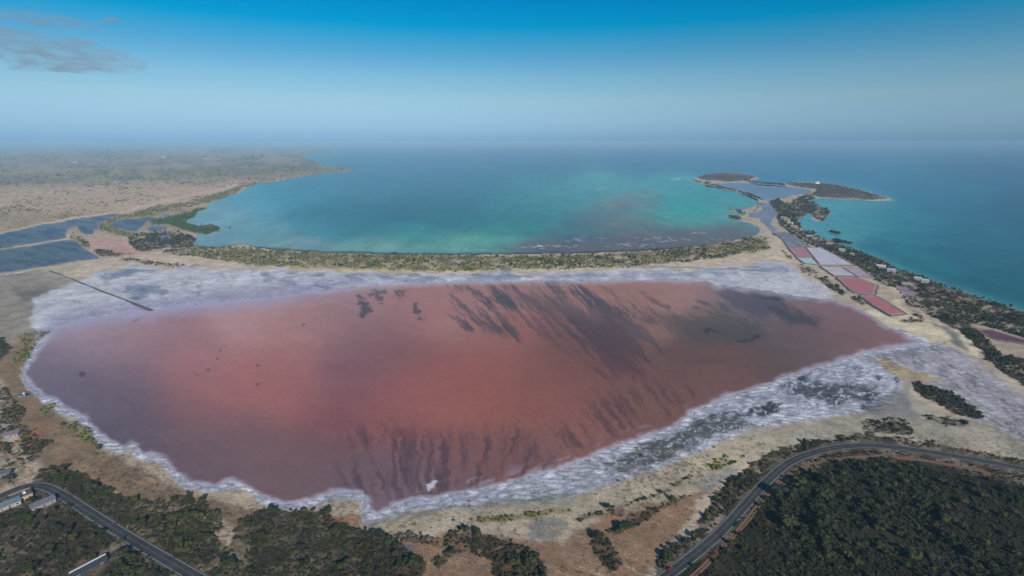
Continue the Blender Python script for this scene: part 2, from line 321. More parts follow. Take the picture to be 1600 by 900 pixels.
# pale salt marsh at the right
s = sdf([(1440,530),(1500,535),(1520,560),(1560,590),(1600,620),(1760,720),(1760,800),(1600,712),(1520,660),(1460,610),(1420,592),(1380,575),(1340,560),(1390,548)], U, V)
sm = sst(-5, 4, s + nB*4); CR = np.maximum(CR, sm*0.5); blend(g, alb((184,176,178)), sm)
nR = fbm((U*0.86+V*0.5)/22, (V*0.86-U*0.5)/2.6, 71, 5)
blend(g, alb((124,120,124)), sm*sst(0.05, 0.6, nR)*0.7); blend(g, alb((196,190,192)), sm*sst(-0.1, -0.6, nR)*0.6)
blend(g, alb((150,112,112)), sm*sst(0.3, 0.8, nB)*sst(540, 545, V)*sst(1500, 1400, U)*0.5)
s = sdf([(1368,562),(1380,562),(1420,578),(1470,592),(1478,598),(1440,598),(1400,588),(1375,574)], U, V); blend(g, alb((188,166,132)), sst(-2, 1.5, s + nB))
s = sdf([(1180,670),(1260,662),(1330,652),(1395,630),(1415,600),(1430,620),(1480,650),(1540,665),(1600,690),(1760,760),(1600,720),(1400,682),(1300,688),(1220,700),(1150,720),(1100,735)], U, V)
blend(g, alb((174,164,144)), sst(-5, 5, s + nB*4))
blend(g, alb((128,130,130)), sst(-4, 6, sdf([(1380,618),(1420,605),(1425,640),(1440,655),(1400,652),(1340,652)], U, V) + nB*4)*0.7)
s = sdf([(1350,487),(1400,470),(1440,500),(1480,510),(1520,530),(1530,560),(1500,552),(1470,540),(1440,534),(1400,515)], U, V)
blend(g, alb((218,200,168)), sst(-2, 2, s))
blend(g, alb((120,120,118)), sst(-2, 5, sdf([(1448,498),(1480,510),(1500,530),(1515,552),(1490,545),(1478,520),(1455,508)], U, V) + nR*5)*0.85)
# lower shore sands: greenish grey, tan and orange soils
s = sdf([(560,828),(640,800),(760,790),(930,772),(1080,715),(1160,690),(1230,680),(1240,695),(1160,730),(1080,770),(1000,800),(900,815),(800,820),(700,822),(620,835)], U, V)
blend(g, alb((184,170,144)), sst(-6, 5, s + nT*5))
blend(g, alb((142,148,138)), sst(-4, 8, sdf([(700,800),(800,778),(930,768),(880,790),(780,800)], U, V) + nT*7)*0.6)
blend(g, alb((134,136,126)), sst(-4, 5, sdf([(840,812),(880,808),(890,825),(870,848),(830,850),(820,835)], U, V) + nB*4)*0.8)
blend(g, alb((126,136,140)), sst(-4, 6, sdf([(1080,755),(1120,735),(1160,728),(1135,755),(1100,775)], U, V) + nT*5)*0.5)
s = sdf([(560,860),(640,845),(720,835),(880,850),(960,800),(1060,780),(1100,770),(1060,840),(1010,900),(1010,1010),(560,1010)], U, V)
blend(g, alb((146,118,94)), sst(-6, 6, s + nB*7)); blend(g, alb((160,108,76)), sst(0, 8, s)*sst(0.2, 0.8, nT)*0.5)
blend(g, alb((128,104,84)), sst(0.1, 0.7, nC)*0.35*sst(700, 780, V))
blend(g, alb((160,118,86)), sst(-3, 4, sdf([(500,812),(560,800),(570,822),(530,828)], U, V)+nB*3)*0.8)
blend(g, alb((156,110,80)), sst(0.25, 0.8, nT+nB*0.4)*sst(320, 200, U)*sst(620, 660, V)*0.6)
blend(g, alb((102,102,100)), sst(-3, 4, sdf([(400,868),(430,858),(448,864),(440,885),(410,885)], U, V)+nB*3)*0.9)
blend(g, alb((112,118,124)), sst(-2, 2, sdf([(578,855),(610,850),(645,854),(650,868),(600,870)], U, V)+nB)*0.8)
for P_, c_ in SAND_GAPS: blend(g, alb(c_), sst(-1.5, 1.5, sdf(P_, U, V)))
# bright crust rim round the pink lagoon
rim = -lag; crustw = np.maximum(cm, 0)
rw = 6 + 7*sst(560, 640, V) - 8*sst(540, 480, V)*one + 3*nB + 3*nT
rw = np.maximum(rw, 1.2); rm = sst(rw, rw*0.45, rim)*sst(-12, 0, rim)
blend(g, alb((222,220,226)), np.clip(rm, 0, 1)*np.where(V < 520, 0.5, 0.95))
ph = np.sin((-lag)*1.3 + 3.0*nB + 2.2*nT); blend(g, alb((150,142,138)), np.clip(rm, 0, 1)*sst(0.45, 1.0, ph)*sst(540, 600, V)*0.6)
# beaches on the bay, dark wrack line
bd = land
blend(g, alb((214,196,164)), sst(4.0, 1.8, bd)*sst(380, 392, V)*sst(1190, 1100, U)*sst(250, 300, U))
blend(g, alb((52,42,42)), sst(1.9, 0.9, bd)*sst(375, 388, V)*sst(1195, 1100, U))
blend(g, alb((120,180,170)), sst(3.0, 1.0, bd)*sst(1230, 1260, U)*0.4)
# forest floor
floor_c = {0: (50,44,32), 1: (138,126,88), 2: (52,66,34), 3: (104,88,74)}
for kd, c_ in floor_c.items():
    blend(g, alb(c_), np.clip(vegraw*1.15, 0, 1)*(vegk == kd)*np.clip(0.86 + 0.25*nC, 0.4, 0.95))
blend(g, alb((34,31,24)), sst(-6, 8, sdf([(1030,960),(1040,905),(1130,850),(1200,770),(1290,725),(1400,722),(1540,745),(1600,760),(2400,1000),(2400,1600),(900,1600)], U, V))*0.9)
blend(g, alb((66,50,40)), sst(-4, 6, sdf([(60,830),(110,800),(170,815),(180,850),(120,880),(60,900),(20,900)], U, V)+nB*6)*0.8)
d = ldist(TRACK_R, U, V); blend(g, alb((120,84,62)), sst(3.6, 1.6, d*700/np.maximum(DEP*-1+1050, 300) if False else d)*0.85)
d = ldist([(45,700),(60,680),(75,672),(90,665)], U, V); blend(g, alb((186,112,76)), sst(4, 1, d + nC*2)*0.45)
d = ldist([(-20,712),(10,700),(40,690),(58,668),(72,655)], U, V); blend(g, alb((176,108,74)), sst(4, 1, d + nB*2 + nC*2)*0.5)
for ln in ([(150,410),(230,402),(262,388),(300,376)], [(-60,436),(0,430),(60,420),(150,408),(240,398)], [(1225,352),(1260,375),(1330,412),(1380,440),(1420,470),(1440,492)], [(1490,540),(1530,575),(1560,600),(1600,622),(1700,680)]):
    blend(g, alb((206,186,160)), sst(1.7, 0.7, ldist(ln, U, V))*0.8)
for ln in ([(800,411),(860,409),(925,407)], [(800,422),(870,421),(960,418)]):
    blend(g, alb((210,196,150)), sst(1.5, 0.5, ldist(ln, U, V))*0.8)
spk = fbm(X0/2.2, Y0/2.2, 91, 3); spn = fbm(X0/45, Y0/45, 92, 3)
blend(g, alb((70,62,44)), sst(0.25, 0.7, spk + 0.5*spn)*sst(640, 720, V)*sst(3, 14, -lag)*(1-0.9*np.clip(CR,0,1))*0.6)
blend(g, alb((206,184,150)), sst(0.3, 0.8, nS)*sst(640, 720, V)*(1-np.clip(vegraw*1.5,0,1))*0.35)
blend(g, alb((96,92,82)), sst(0.3, 0.8, -nT)*sst(600, 700, V)*sst(6, 20, -lag)*(1-np.clip(vegraw*1.5,0,1))*0.45)
g *= (1 + 0.14*nC + 0.09*nA)[..., None]
g = np.clip(g, 0.008, 0.85)

# --- heights
hgt = np.clip(-water*0.05*MPP, -2.0, 1.2)
hgt += np.where(water < -3, 0.35*sst(3, 12, -water)*fbm(X0/18, Y0/18, 9, 3), 0)
for P_, hh in ((VEG[10][0], 7.0), (VEG[11][0], 9.0)):
    hgt += hh*sst(0, 5, sdf(P_, U, V))
rd = np.minimum(np.minimum(ldist(ROAD_R, U0, V0), ldist(ROAD_L, U0, V0)), ldist(ROAD_S, U0, V0))
hgt = np.where(rd < 16, 1.15, hgt)

def make_grid(name, cells, X, Y, Z, colr, mat, alpha=None):
    """mesh of the grid cells flagged, with a colour attribute"""
    idx = np.arange(NR*NC).reshape(NR, NC)
    a = idx[:-1, :-1][cells]; b = idx[:-1, 1:][cells]; c = idx[1:, 1:][cells]; d = idx[1:, :-1][cells]
    q = np.stack([a, d, c, b], 1)
    used = np.unique(q); rem = np.zeros(NR*NC, np.int64); rem[used] = np.arange(len(used)); q = rem[q]
    me = bpy.data.meshes.new(name); n = len(used); nf = len(q)
    me.vertices.add(n); me.loops.add(nf*4); me.polygons.add(nf)
    co = np.stack([X.ravel()[used], Y.ravel()[used], Z.ravel()[used]], 1).astype(np.float32)
    me.vertices.foreach_set('co', co.ravel()); me.loops.foreach_set('vertex_index', q.astype(np.int32).ravel())
    me.polygons.foreach_set('loop_start', np.arange(0, nf*4, 4, dtype=np.int32))
    me.polygons.foreach_set('use_smooth', np.ones(nf, bool))
    me.update(); me.validate()
    at = me.color_attributes.new('soil', 'FLOAT_COLOR', 'POINT')
    rgba = np.ones((n, 4), np.float32); rgba[:, :3] = colr.reshape(-1, 3)[used]
    if alpha is not None: rgba[:, 3] = alpha.ravel()[used]
    at.data.foreach_set('color', rgba.ravel())
    me.materials.append(mat)
    o = bpy.data.objects.new(name, me); COL.objects.link(o); o['kind'] = 'structure'
    return o

# ------------------------------------------------------------------ materials
def new_mat(name):
    m = bpy.data.materials.new(name); m.use_nodes = True
    return m, m.node_tree, m.node_tree.nodes['Principled BSDF']
def noise(n, scale, detail=4, rough=0.6, vec=None):
    t = n.nodes.new('ShaderNodeTexNoise'); t.inputs['Scale'].default_value = scale
    t.inputs['Detail'].default_value = detail; t.inputs['Roughness'].default_value = rough
    if vec is None:
        g_ = n.nodes.new('ShaderNodeNewGeometry'); vec = g_.outputs['Position']
    n.links.new(vec, t.inputs['Vector']); return t
def mul_by(n, col_out, fac_out, lo, hi, a=0.3, b=0.7):
    mr = n.nodes.new('ShaderNodeMapRange'); mr.inputs[1].default_value = a; mr.inputs[2].default_value = b
    mr.inputs[3].default_value = lo; mr.inputs[4].default_value = hi; n.links.new(fac_out, mr.inputs[0])
    m = n.nodes.new('ShaderNodeMix'); m.data_type = 'RGBA'; m.blend_type = 'MULTIPLY'; m.inputs[0].default_value = 1
    n.links.new(col_out, m.inputs[6]); n.links.new(mr.outputs[0], m.inputs[7]); return m.outputs[2]
def stretch(n, sx, sy, rot=0):
    g_ = n.nodes.new('ShaderNodeNewGeometry'); mp = n.nodes.new('ShaderNodeMapping')
    mp.inputs['Scale'].default_value = (sx, sy, 1); mp.inputs['Rotation'].default_value = (0, 0, rot)
    n.links.new(g_.outputs['Position'], mp.inputs[0]); return mp.outputs[0]
def ground_mat():
    m, n, b = new_mat('ground_soil')
    c = n.nodes.new('ShaderNodeVertexColor'); c.layer_name = 'soil'
    o = mul_by(n, c.outputs[0], noise(n, 0.7, 6, 0.75).outputs[0], 0.62, 1.38)
    o = mul_by(n, o, noise(n, 0.035, 10, 0.75).outputs[0], 0.66, 1.34)
    # salt crust: fine dark brine veins and bright ridges
    rn = noise(n, 0.085, 9, 0.75, stretch(n, 1.0, 1.9, -0.45)); rn.noise_type = 'RIDGED_MULTIFRACTAL'
    mr = n.nodes.new('ShaderNodeMapRange'); mr.inputs[1].default_value = 0.0; mr.inputs[2].default_value = 0.8; n.links.new(rn.outputs[0], mr.inputs[0])
    rp = n.nodes.new('ShaderNodeValToRGB'); n.links.new(mr.outputs[0], rp.inputs[0]); e = rp.color_ramp.elements
    e[0].position = 0.0; e[0].color = (0.50, 0.53, 0.57, 1); e[1].position = 1; e[1].color = (1.4, 1.4, 1.4, 1)
    q = e.new(0.12); q.color = (0.88, 0.89, 0.91, 1); q = e.new(0.4); q.color = (1.12, 1.12, 1.12, 1)
    mm = n.nodes.new('ShaderNodeMix'); mm.data_type = 'RGBA'; mm.blend_type = 'MULTIPLY'
    n.links.new(c.outputs[1], mm.inputs[0]); n.links.new(o, mm.inputs[6]); n.links.new(rp.outputs[0], mm.inputs[7]); o = mm.outputs[2]
    n.links.new(o, b.inputs['Base Color']); b.inputs['Roughness'].default_value = 0.95
    b.inputs['Specular IOR Level'].default_value = 0.1
    bp = n.nodes.new('ShaderNodeBump'); bp.inputs['Strength'].default_value = 0.6; bp.inputs['Distance'].default_value = 0.8
    n.links.new(noise(n, 0.5, 6, 0.7).outputs[0], bp.inputs['Height']); n.links.new(bp.outputs[0], b.inputs['Normal'])
    return m
def water_mat(name, rough, wave, dist, ior=1.33, streak=(0.9, 1.1), sc=(0.02, 0.006), rot=0.4):
    m, n, b = new_mat(name)
    c = n.nodes.new('ShaderNodeVertexColor'); c.layer_name = 'soil'
    o = mul_by(n, c.outputs[0], noise(n, 1.0, 5, 0.65, stretch(n, sc[0], sc[1], rot)).outputs[0], *streak)
    o = mul_by(n, o, noise(n, 1.0, 6, 0.7, stretch(n, sc[0]*4, sc[1]*5, rot+0.2)).outputs[0], 1-0.6*(streak[1]-1), 1+0.6*(streak[1]-1))
    o = mul_by(n, o, noise(n, wave, 3, 0.6).outputs[0], 0.92, 1.08)
    n.links.new(o, b.inputs['Base Color']); b.inputs['Roughness'].default_value = rough; b.inputs['IOR'].default_value = ior
    bp = n.nodes.new('ShaderNodeBump'); bp.inputs['Strength'].default_value = 0.35; bp.inputs['Distance'].default_value = dist
    n.links.new(noise(n, wave, 4, 0.6).outputs[0], bp.inputs['Height']); n.links.new(bp.outputs[0], b.inputs['Normal'])
    return m
M_ground = ground_mat()
M_sea = water_mat('sea_water', 0.28, 0.10, 1.2, streak=(0.78, 1.22))
M_sea.node_tree.nodes['Principled BSDF'].inputs['Specular IOR Level'].default_value = 0.3
M_lag = water_mat('brine_water', 0.45, 0.25, 0.3, streak=(0.95, 1.05), sc=(0.012, 0.03), rot=0.6)
M_lag.node_tree.nodes['Principled BSDF'].inputs['Specular IOR Level'].default_value = 0.25
M_pan = water_mat('shallow_pan_water', 0.4, 0.2, 0.4, streak=(0.8, 1.2), sc=(0.03, 0.008), rot=-0.3)
M_pan.node_tree.nodes['Principled BSDF'].inputs['Specular IOR Level'].default_value = 0.2
def flat_mat(name, rgb, var=0.12, rough=0.8, scale=0.8, spec=0.3, metal=0.0):
    m, n, b = new_mat(name)
    c = n.nodes.new('ShaderNodeRGB'); c.outputs[0].default_value = (*rgb, 1)
    o = mul_by(n, c.outputs[0], noise(n, scale, 5, 0.65).outputs[0], 1-var, 1+var)
    n.links.new(o, b.inputs['Base Color']); b.inputs['Roughness'].default_value = rough
    b.inputs['Specular IOR Level'].default_value = spec; b.inputs['Metallic'].default_value = metal
    return m
_mc = {}
def M(name, rgb, **k):
    if name not in _mc: _mc[name] = flat_mat(name, rgb, **k)
    return _mc[name]
def leaf_mat(name, cols, spread=0.35):
    m, n, b = new_mat(name)
    oi = n.nodes.new('ShaderNodeObjectInfo'); r = n.nodes.new('ShaderNodeValToRGB')
    n.links.new(oi.outputs['Random'], r.inputs[0]); e = r.color_ramp.elements
    k = len(cols)
    e[0].position = 0; e[0].color = (*cols[0], 1); e[1].position = 1; e[1].color = (*cols[-1], 1)
    for i in range(1, k-1):
        q = e.new(i/(k-1)); q.color = (*cols[i], 1)
    o = mul_by(n, r.outputs[0], noise(n, 0.9, 3, 0.7).outputs[0], 1-spread, 1+spread)
    n.links.new(o, b.inputs['Base Color']); b.inputs['Roughness'].default_value = 0.7
    b.inputs['Specular IOR Level'].default_value = 0.15
    return m
LEAF = {
 0: leaf_mat('dark_wood_leaves', [(0.020,0.026,0.011), (0.046,0.058,0.014), (0.025,0.031,0.015), (0.066,0.072,0.018), (0.055,0.050,0.036), (0.028,0.031,0.020), (0.080,0.084,0.026)]),
 4: leaf_mat('thicket_leaves', [(0.022,0.026,0.012), (0.036,0.044,0.014), (0.040,0.038,0.024), (0.026,0.034,0.012)]),
 1: leaf_mat('olive_scrub_leaves', [(0.085,0.105,0.025), (0.15,0.16,0.035), (0.05,0.07,0.025), (0.19,0.18,0.05)]),
 2: leaf_mat('mangrove_leaves', [(0.05,0.11,0.022), (0.08,0.14,0.03), (0.04,0.085,0.025)]),
 3: leaf_mat('dry_scrub_leaves', [(0.09,0.08,0.055), (0.13,0.11,0.08), (0.06,0.06,0.045)])}
M_bark = M('bark', (0.10,0.075,0.055))

# ------------------------------------------------------------------ build ground and waters
allc = np.ones((NR-1, NC-1), bool)
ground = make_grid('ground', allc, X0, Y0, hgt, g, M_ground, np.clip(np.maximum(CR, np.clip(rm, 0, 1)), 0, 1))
def cellmax(a): return np.maximum(np.maximum(a[:-1, :-1], a[1:, :-1]), np.maximum(a[:-1, 1:], a[1:, 1:]))
# sea colour; vignette darkening towards the right is painted into the samples
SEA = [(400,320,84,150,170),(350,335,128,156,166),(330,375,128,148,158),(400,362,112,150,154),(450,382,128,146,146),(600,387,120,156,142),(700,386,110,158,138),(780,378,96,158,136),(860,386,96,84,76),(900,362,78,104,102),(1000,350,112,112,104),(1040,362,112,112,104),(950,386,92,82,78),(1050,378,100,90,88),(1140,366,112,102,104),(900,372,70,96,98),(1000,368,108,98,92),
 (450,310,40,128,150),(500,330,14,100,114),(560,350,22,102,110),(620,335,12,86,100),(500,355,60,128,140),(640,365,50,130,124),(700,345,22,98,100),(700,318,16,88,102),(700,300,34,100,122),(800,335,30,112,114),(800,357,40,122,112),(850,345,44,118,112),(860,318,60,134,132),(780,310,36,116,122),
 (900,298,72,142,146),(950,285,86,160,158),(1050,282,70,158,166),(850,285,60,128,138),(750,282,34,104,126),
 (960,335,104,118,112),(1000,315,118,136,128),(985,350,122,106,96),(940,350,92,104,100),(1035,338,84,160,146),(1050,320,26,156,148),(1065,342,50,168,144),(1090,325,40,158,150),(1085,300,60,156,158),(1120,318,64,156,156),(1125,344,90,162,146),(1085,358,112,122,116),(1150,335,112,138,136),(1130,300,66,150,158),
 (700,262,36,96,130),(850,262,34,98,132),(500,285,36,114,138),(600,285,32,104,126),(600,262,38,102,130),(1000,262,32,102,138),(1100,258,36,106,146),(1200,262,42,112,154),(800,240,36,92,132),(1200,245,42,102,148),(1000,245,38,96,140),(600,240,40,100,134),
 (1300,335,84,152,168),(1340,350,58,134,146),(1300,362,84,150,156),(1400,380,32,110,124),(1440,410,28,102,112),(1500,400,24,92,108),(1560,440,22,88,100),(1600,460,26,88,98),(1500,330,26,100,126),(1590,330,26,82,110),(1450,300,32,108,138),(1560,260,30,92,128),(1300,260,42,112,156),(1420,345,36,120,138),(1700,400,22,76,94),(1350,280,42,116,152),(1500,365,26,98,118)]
Uc = np.clip(U, -100, 1750); Vc = np.clip(V, 235, 700)
def on_mask(fn, mask, *arrs):
    out = np.zeros(U0.shape+(3,)); out[mask] = fn(*[a[mask] for a in arrs]); return out
mk = -land > -8
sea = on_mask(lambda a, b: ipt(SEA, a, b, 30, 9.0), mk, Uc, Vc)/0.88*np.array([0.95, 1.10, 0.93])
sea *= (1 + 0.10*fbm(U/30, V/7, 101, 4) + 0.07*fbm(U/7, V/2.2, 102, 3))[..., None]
shoal = sst(14, 1, -land)*sst(1230, 1270, U)
blend(sea, alb((96,160,158)), shoal*0.45)
sw = sst(0.0, 0.7, fbm(U/38, V/10, 105, 4))*sst(930, 960, U)*sst(1130, 1090, U)*sst(300, 320, V)*sst(372, 352, V)
blend(sea, alb((134,112,100)), sw*sst(1050, 1000, U)*0.6)
dk = sst(-9, 9, V - (379 - 0.085*(U-820)) + 3.5*fbm(U/40, V/8, 106, 3))*sst(690, 860, U)*sst(1190, 1150, U)
blend(sea, alb((112,86,70)), dk*0.8)
blend(sea, alb((62,54,56)), sst(3.2, 0.8, -land)*sst(380, 388, V)*sst(1195, 1150, U)*0.85)
for rr in (16, 23):       # sediment arcs in the shallow bight
    d = np.abs(np.hypot((U-1075)*0.5, (V-330)*1.0) - rr); blend(sea, alb((120,180,165)), sst(2.2, 0.2, d)*sst(1040, 1000, 2080-U)*0.0)
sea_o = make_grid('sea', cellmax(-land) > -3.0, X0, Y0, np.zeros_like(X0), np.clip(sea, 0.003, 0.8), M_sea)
# lagoon colour
LAG = [(100,560,134,108,132),(60,585,114,98,122),(120,520,166,142,162),(200,500,174,138,155),(180,550,148,112,130),(250,530,156,112,126),(300,570,162,108,116),(200,610,114,90,108),(150,600,108,90,112),(350,610,168,102,106),(100,625,104,90,114),(180,660,96,80,102),(250,690,102,82,98),(350,730,108,86,100),(400,690,124,88,98),(300,640,134,90,100),(340,680,114,84,96),(450,740,116,88,98),(450,620,162,96,98),(450,560,170,104,106),(500,490,174,120,124),(400,490,184,140,148),(440,510,176,122,124),(550,510,156,102,108),(580,540,132,84,92),(540,580,134,82,92),(620,560,144,84,86),(650,600,158,86,84),(700,640,162,88,82),(600,660,148,82,82),(520,650,142,80,86),(500,700,120,78,86),(650,480,172,112,110),(700,470,174,114,112),(750,600,158,84,76),(800,640,156,86,78),(850,640,152,84,78),(900,600,134,78,70),(800,700,128,80,80),(700,700,136,82,82),(700,740,124,86,94),(620,740,118,86,98),(650,765,128,98,110),(540,740,116,86,98),(900,680,142,86,82),(850,715,126,86,90),(1000,620,128,78,70),(1000,660,132,84,80),(1050,600,112,70,64),(1100,560,98,66,64),(950,458,170,114,106),(1000,475,160,106,96),(1050,455,170,120,114),(1150,590,124,80,74),(1200,555,98,68,66),(1250,535,108,78,80),(1300,520,130,90,92),(1350,520,134,90,94),(1390,532,146,96,100),(1250,470,150,108,110),(1320,490,138,94,100),(1300,550,108,82,86),(850,580,148,82,76),(780,520,156,92,84),(900,560,114,70,66),(1050,640,122,80,78),(1100,610,128,82,76),(1180,480,114,92,94),(1150,460,144,108,110),(1220,510,94,76,78),(560,470,176,124,128),(760,460,174,118,116)]
mk = lag > -10
lagc = on_mask(lambda a, b: ipt(LAG, a, b, 37), mk, U, V)/0.86*np.array([0.98, 1.08, 0.92]) + np.array([0.012, 0.012, 0.008])
lagc *= (1 + (np.array([1.10, 0.99, 0.92]) - 1)*sst(560, 380, U)[..., None])
lagc *= (1 + 0.05*fbm(U/60, V/25, 111, 4) + 0.05*fbm(U/9, V/5, 112, 3))[..., None]
DK = alb((74,68,70)); DG = alb((82,76,66))
def fbr(x, y, s, o=6):
    t = 0; a = 1; n_ = 0
    for k in range(o): t = t + a*(vnoise(x*2**k+3.1*k, y*2**k+7.7*k, s+k)*2-1); n_ += a; a *= 0.78
    return t/n_*2.3
nD = fbr((U*0.72+V*0.69)/75, (V*0.72-U*0.69)/8.0, 121)      # streaks running down to the right
nD2 = fbr((U*0.88+V*0.46)/40, (V*0.88-U*0.46)/8.0, 122, 5)
nD3 = fbr(U/9, V/6, 124, 4)
def patch(poly, c, st, w=(-6, 10), amp=14, nn=nD):
    s = sdf(poly, U, V); blend(lagc, c, sst(w[0], w[1], s + nn*amp)*st)
patch([(760,452),(800,446),(850,446),(905,456),(960,476),(1012,500),(1022,530),(1002,556),(955,566),(925,552),(880,518),(840,498),(800,478),(775,465)], DK, 0.70, (-20, 24), 28)
patch([(880,500),(960,510),(1010,560),(1000,585),(950,590),(900,545)], alb((92,62,64)), 0.6, (-8, 14), 26)
patch([(1010,496),(1060,484),(1120,482),(1180,500),(1195,520),(1170,536),(1110,538),(1050,524)], DG, 0.72, (-16, 16), 12, nD2)
patch([(1118,444),(1170,450),(1215,462),(1225,488),(1190,500),(1150,490),(1128,470)], alb((76,74,86)), 0.68, (-12, 14), 12, nD2)
patch([(1205,482),(1225,482),(1260,490),(1282,500),(1275,512),(1240,510),(1215,498)], alb((58,58,66)), 0.75, (-8, 7), 6, nD2)
patch([(1180,463),(1240,463),(1290,467),(1270,470),(1200,467)], alb((60,62,78)), 0.8, (-2, 3), 3, nD2)
patch([(1145,536),(1170,530),(1188,524),(1186,528),(1160,536)], alb((52,50,50)), 0.8, (-1.5, 2), 2, nD2)
patch([(1095,512),(1110,512),(1125,518),(1112,518),(1104,524),(1100,520)], alb((56,52,52)), 0.8, (-1.5, 2), 2, nD2)
patch([(705,462),(722,472),(752,490),(785,512),(792,530),(786,536),(765,520),(735,495)], DK, 0.78, (-5, 6), 10)
patch([(745,468),(765,470),(800,505),(808,530),(795,520),(770,490)], DK, 0.78, (-5, 6), 10)
patch([(700,490),(715,495),(738,513),(728,512)], DK, 0.8, (-2, 2), 6)
patch([(704,444),(740,450),(790,468),(810,480),(780,476),(730,458)], DK, 0.7, (-2, 3), 12)
patch([(576,450),(605,450),(596,470),(588,468),(580,458)], DK, 0.75, (-2, 3), 9, nD3)
patch([(610,452),(634,450),(636,466),(622,462)], DK, 0.75, (-2, 3), 9, nD3)
patch([(561,462),(566,462),(582,488),(578,494),(566,498),(562,484)], DK, 0.85, (-2, 3), 6, nD3)
patch([(640,472),(650,476),(658,498),(652,496)], DK, 0.8, (-2, 2), 6, nD3)
patch([(820,440),(870,446),(930,460),(990,490),(1000,500),(940,478),(870,455)], DK, 0.6, (-3, 5), 14)
patch([(1000,460),(1020,466),(1060,480),(1100,478),(1060,486),(1015,474)], DK, 0.55, (-3, 4), 12, nD2)
for cx_, cy_, r_ in ((405,600,4),(345,547,3),(338,560,3),(325,578,3),(310,585,3),(475,508,3),(410,550,2.5),(402,572,2.5),(955,602,2.5),(215,500,7),(128,585,7),(182,657,3),(398,605,2.5)):
    d = np.hypot((U-cx_)*0.8 + (V-cy_)*0.5, (V-cy_)*1.5); blend(lagc, DK, sst(r_, r_*0.3, d + nD3*r_*0.5)*0.8)
# fan of soft purple streaks at the near shore
ang = np.arctan2(U-700, 1100-V); nF1 = fbm(ang*48, V/50, 131, 5); nF2 = fbm(ang*120, V/30, 132, 3)
fm = sst(640, 690, V)*sst(800, 760, V)*sst(510, 560, U)*sst(960, 860, U)
blend(lagc, alb((78,58,66)), fm*sst(-0.3, 0.8, nF1+0.7*nF2+0.5*nA)*0.66)
nF3 = fbm((U*0.8-V*0.6)/7.0, (V*0.8+U*0.6)/60, 133, 4)
fm = sst(8, 24, lag)*sst(110, 50, lag)*sst(780, 900, U)*sst(560, 620, V)
blend(lagc, alb((76,58,60)), fm*sst(-0.1, 0.5, nF3)*0.6)
ang = np.arctan2(V-560, U-420); nF4 = fbm((U*0.85+V*0.55)/50, (V*0.85-U*0.55)/7, 134, 4)
fm = sst(400, 200, U)*sst(560, 600, V); blend(lagc, alb((134,108,130)), fm*sst(0.25, 0.9, nF4)*sst(70, 10, lag)*0.5)
nE = fbm((U*0.9-V*0.42)/26, (V*0.9+U*0.42)/6, 137, 5)
fm = sst(30, 4, lag)*sst(600, 680, U)*sst(600, 680, V); blend(lagc, alb((180,160,170)), fm*sst(0.2, 0.8, nE)*0.7)
# crust showing through the shallows
sh = sst(9, -1, lag + nB*3)
blend(lagc, alb((204,198,210)), sh*np.where(V < 520, 0.55, 0.75))
blend(lagc, alb((178,168,190)), sst(26, 0, lag)*sst(560, 500, V)*sst(620, 380, U)*0.75)
blend(lagc, alb((204,200,206)), sst(-2, 1, sdf([(666,756),(684,750),(686,752),(674,762),(670,766)], U, V)))
lag_o = make_grid('pink_lagoon', cellmax(lag) > -3.0, X0, Y0, np.zeros_like(X0), np.clip(lagc, 0.01, 0.8), M_lag)
# pans and channels
pc = np.empty(U0.shape+(3,)); pc[:] = alb((98,106,112))
blend(pc, alb((108,116,122)), sst(365, 345, V)*sst(400, 300, U)); blend(pc, alb((122,142,160)), sst(900, 1000, U))
blend(pc, alb((138,136,148)), sst(1000, 1100, U)*sst(314, 330, V)*0.8)
blend(pc, alb((58,68,82)), sst(-0.1, 0.4, fbm((U+V)/22, (V-U*0.2)/2.6, 141, 5))*0.75*sst(1000, 900, U))
blend(pc, alb((150,150,160)), sst(3, 0, lk)*0.4)
pan_o = make_grid('shallow_pan_water', cellmax(lk) > -3.0, X0, Y0, np.zeros_like(X0)+0.0, np.clip(pc, 0.01, 0.8), M_pan)
ground.data.update()

# ------------------------------------------------------------------ mesh helpers
def link(name, me, mat, parent=None):
    if mat and not me.materials: me.materials.append(mat)
    o = bpy.data.objects.new(name, me); COL.objects.link(o)
    if parent: o.parent = parent
    return o
def pydata(name, vs_, fs, mat, parent=None):
    me = bpy.data.meshes.new(name); me.from_pydata([tuple(v) for v in vs_], [], fs); me.update()
    return link(name, me, mat, parent)
def tag(o, label=None, cat=None, group=None, kind=None):
    for k, v in (('label', label), ('category', cat), ('group', group), ('kind', kind)):
        if v: o[k] = v
    return o
def empty(name, loc, rz=0):
    o = bpy.data.objects.new(name, None); COL.objects.link(o); o.location = loc; o.rotation_euler = (0, 0, rz); o.empty_display_size = 1
    return o
def boxv(x0, y0, z0, x1, y1, z1):
    v = [(x, y, z) for z in (z0, z1) for x, y in ((x0, y0), (x1, y0), (x1, y1), (x0, y1))]
    f = [(0,3,2,1),(4,5,6,7),(0,1,5,4),(1,2,6,5),(2,3,7,6),(3,0,4,7)]
    return v, f
def joinvf(parts):
    V_, F_ = [], []
    for v, f in parts:
        o = len(V_); V_ += list(v); F_ += [tuple(i+o for i in q) for q in f]
    return V_, F_
def box(name, d, mat, parent): v, f = boxv(*d); return pydata(name, v, f, mat, parent)
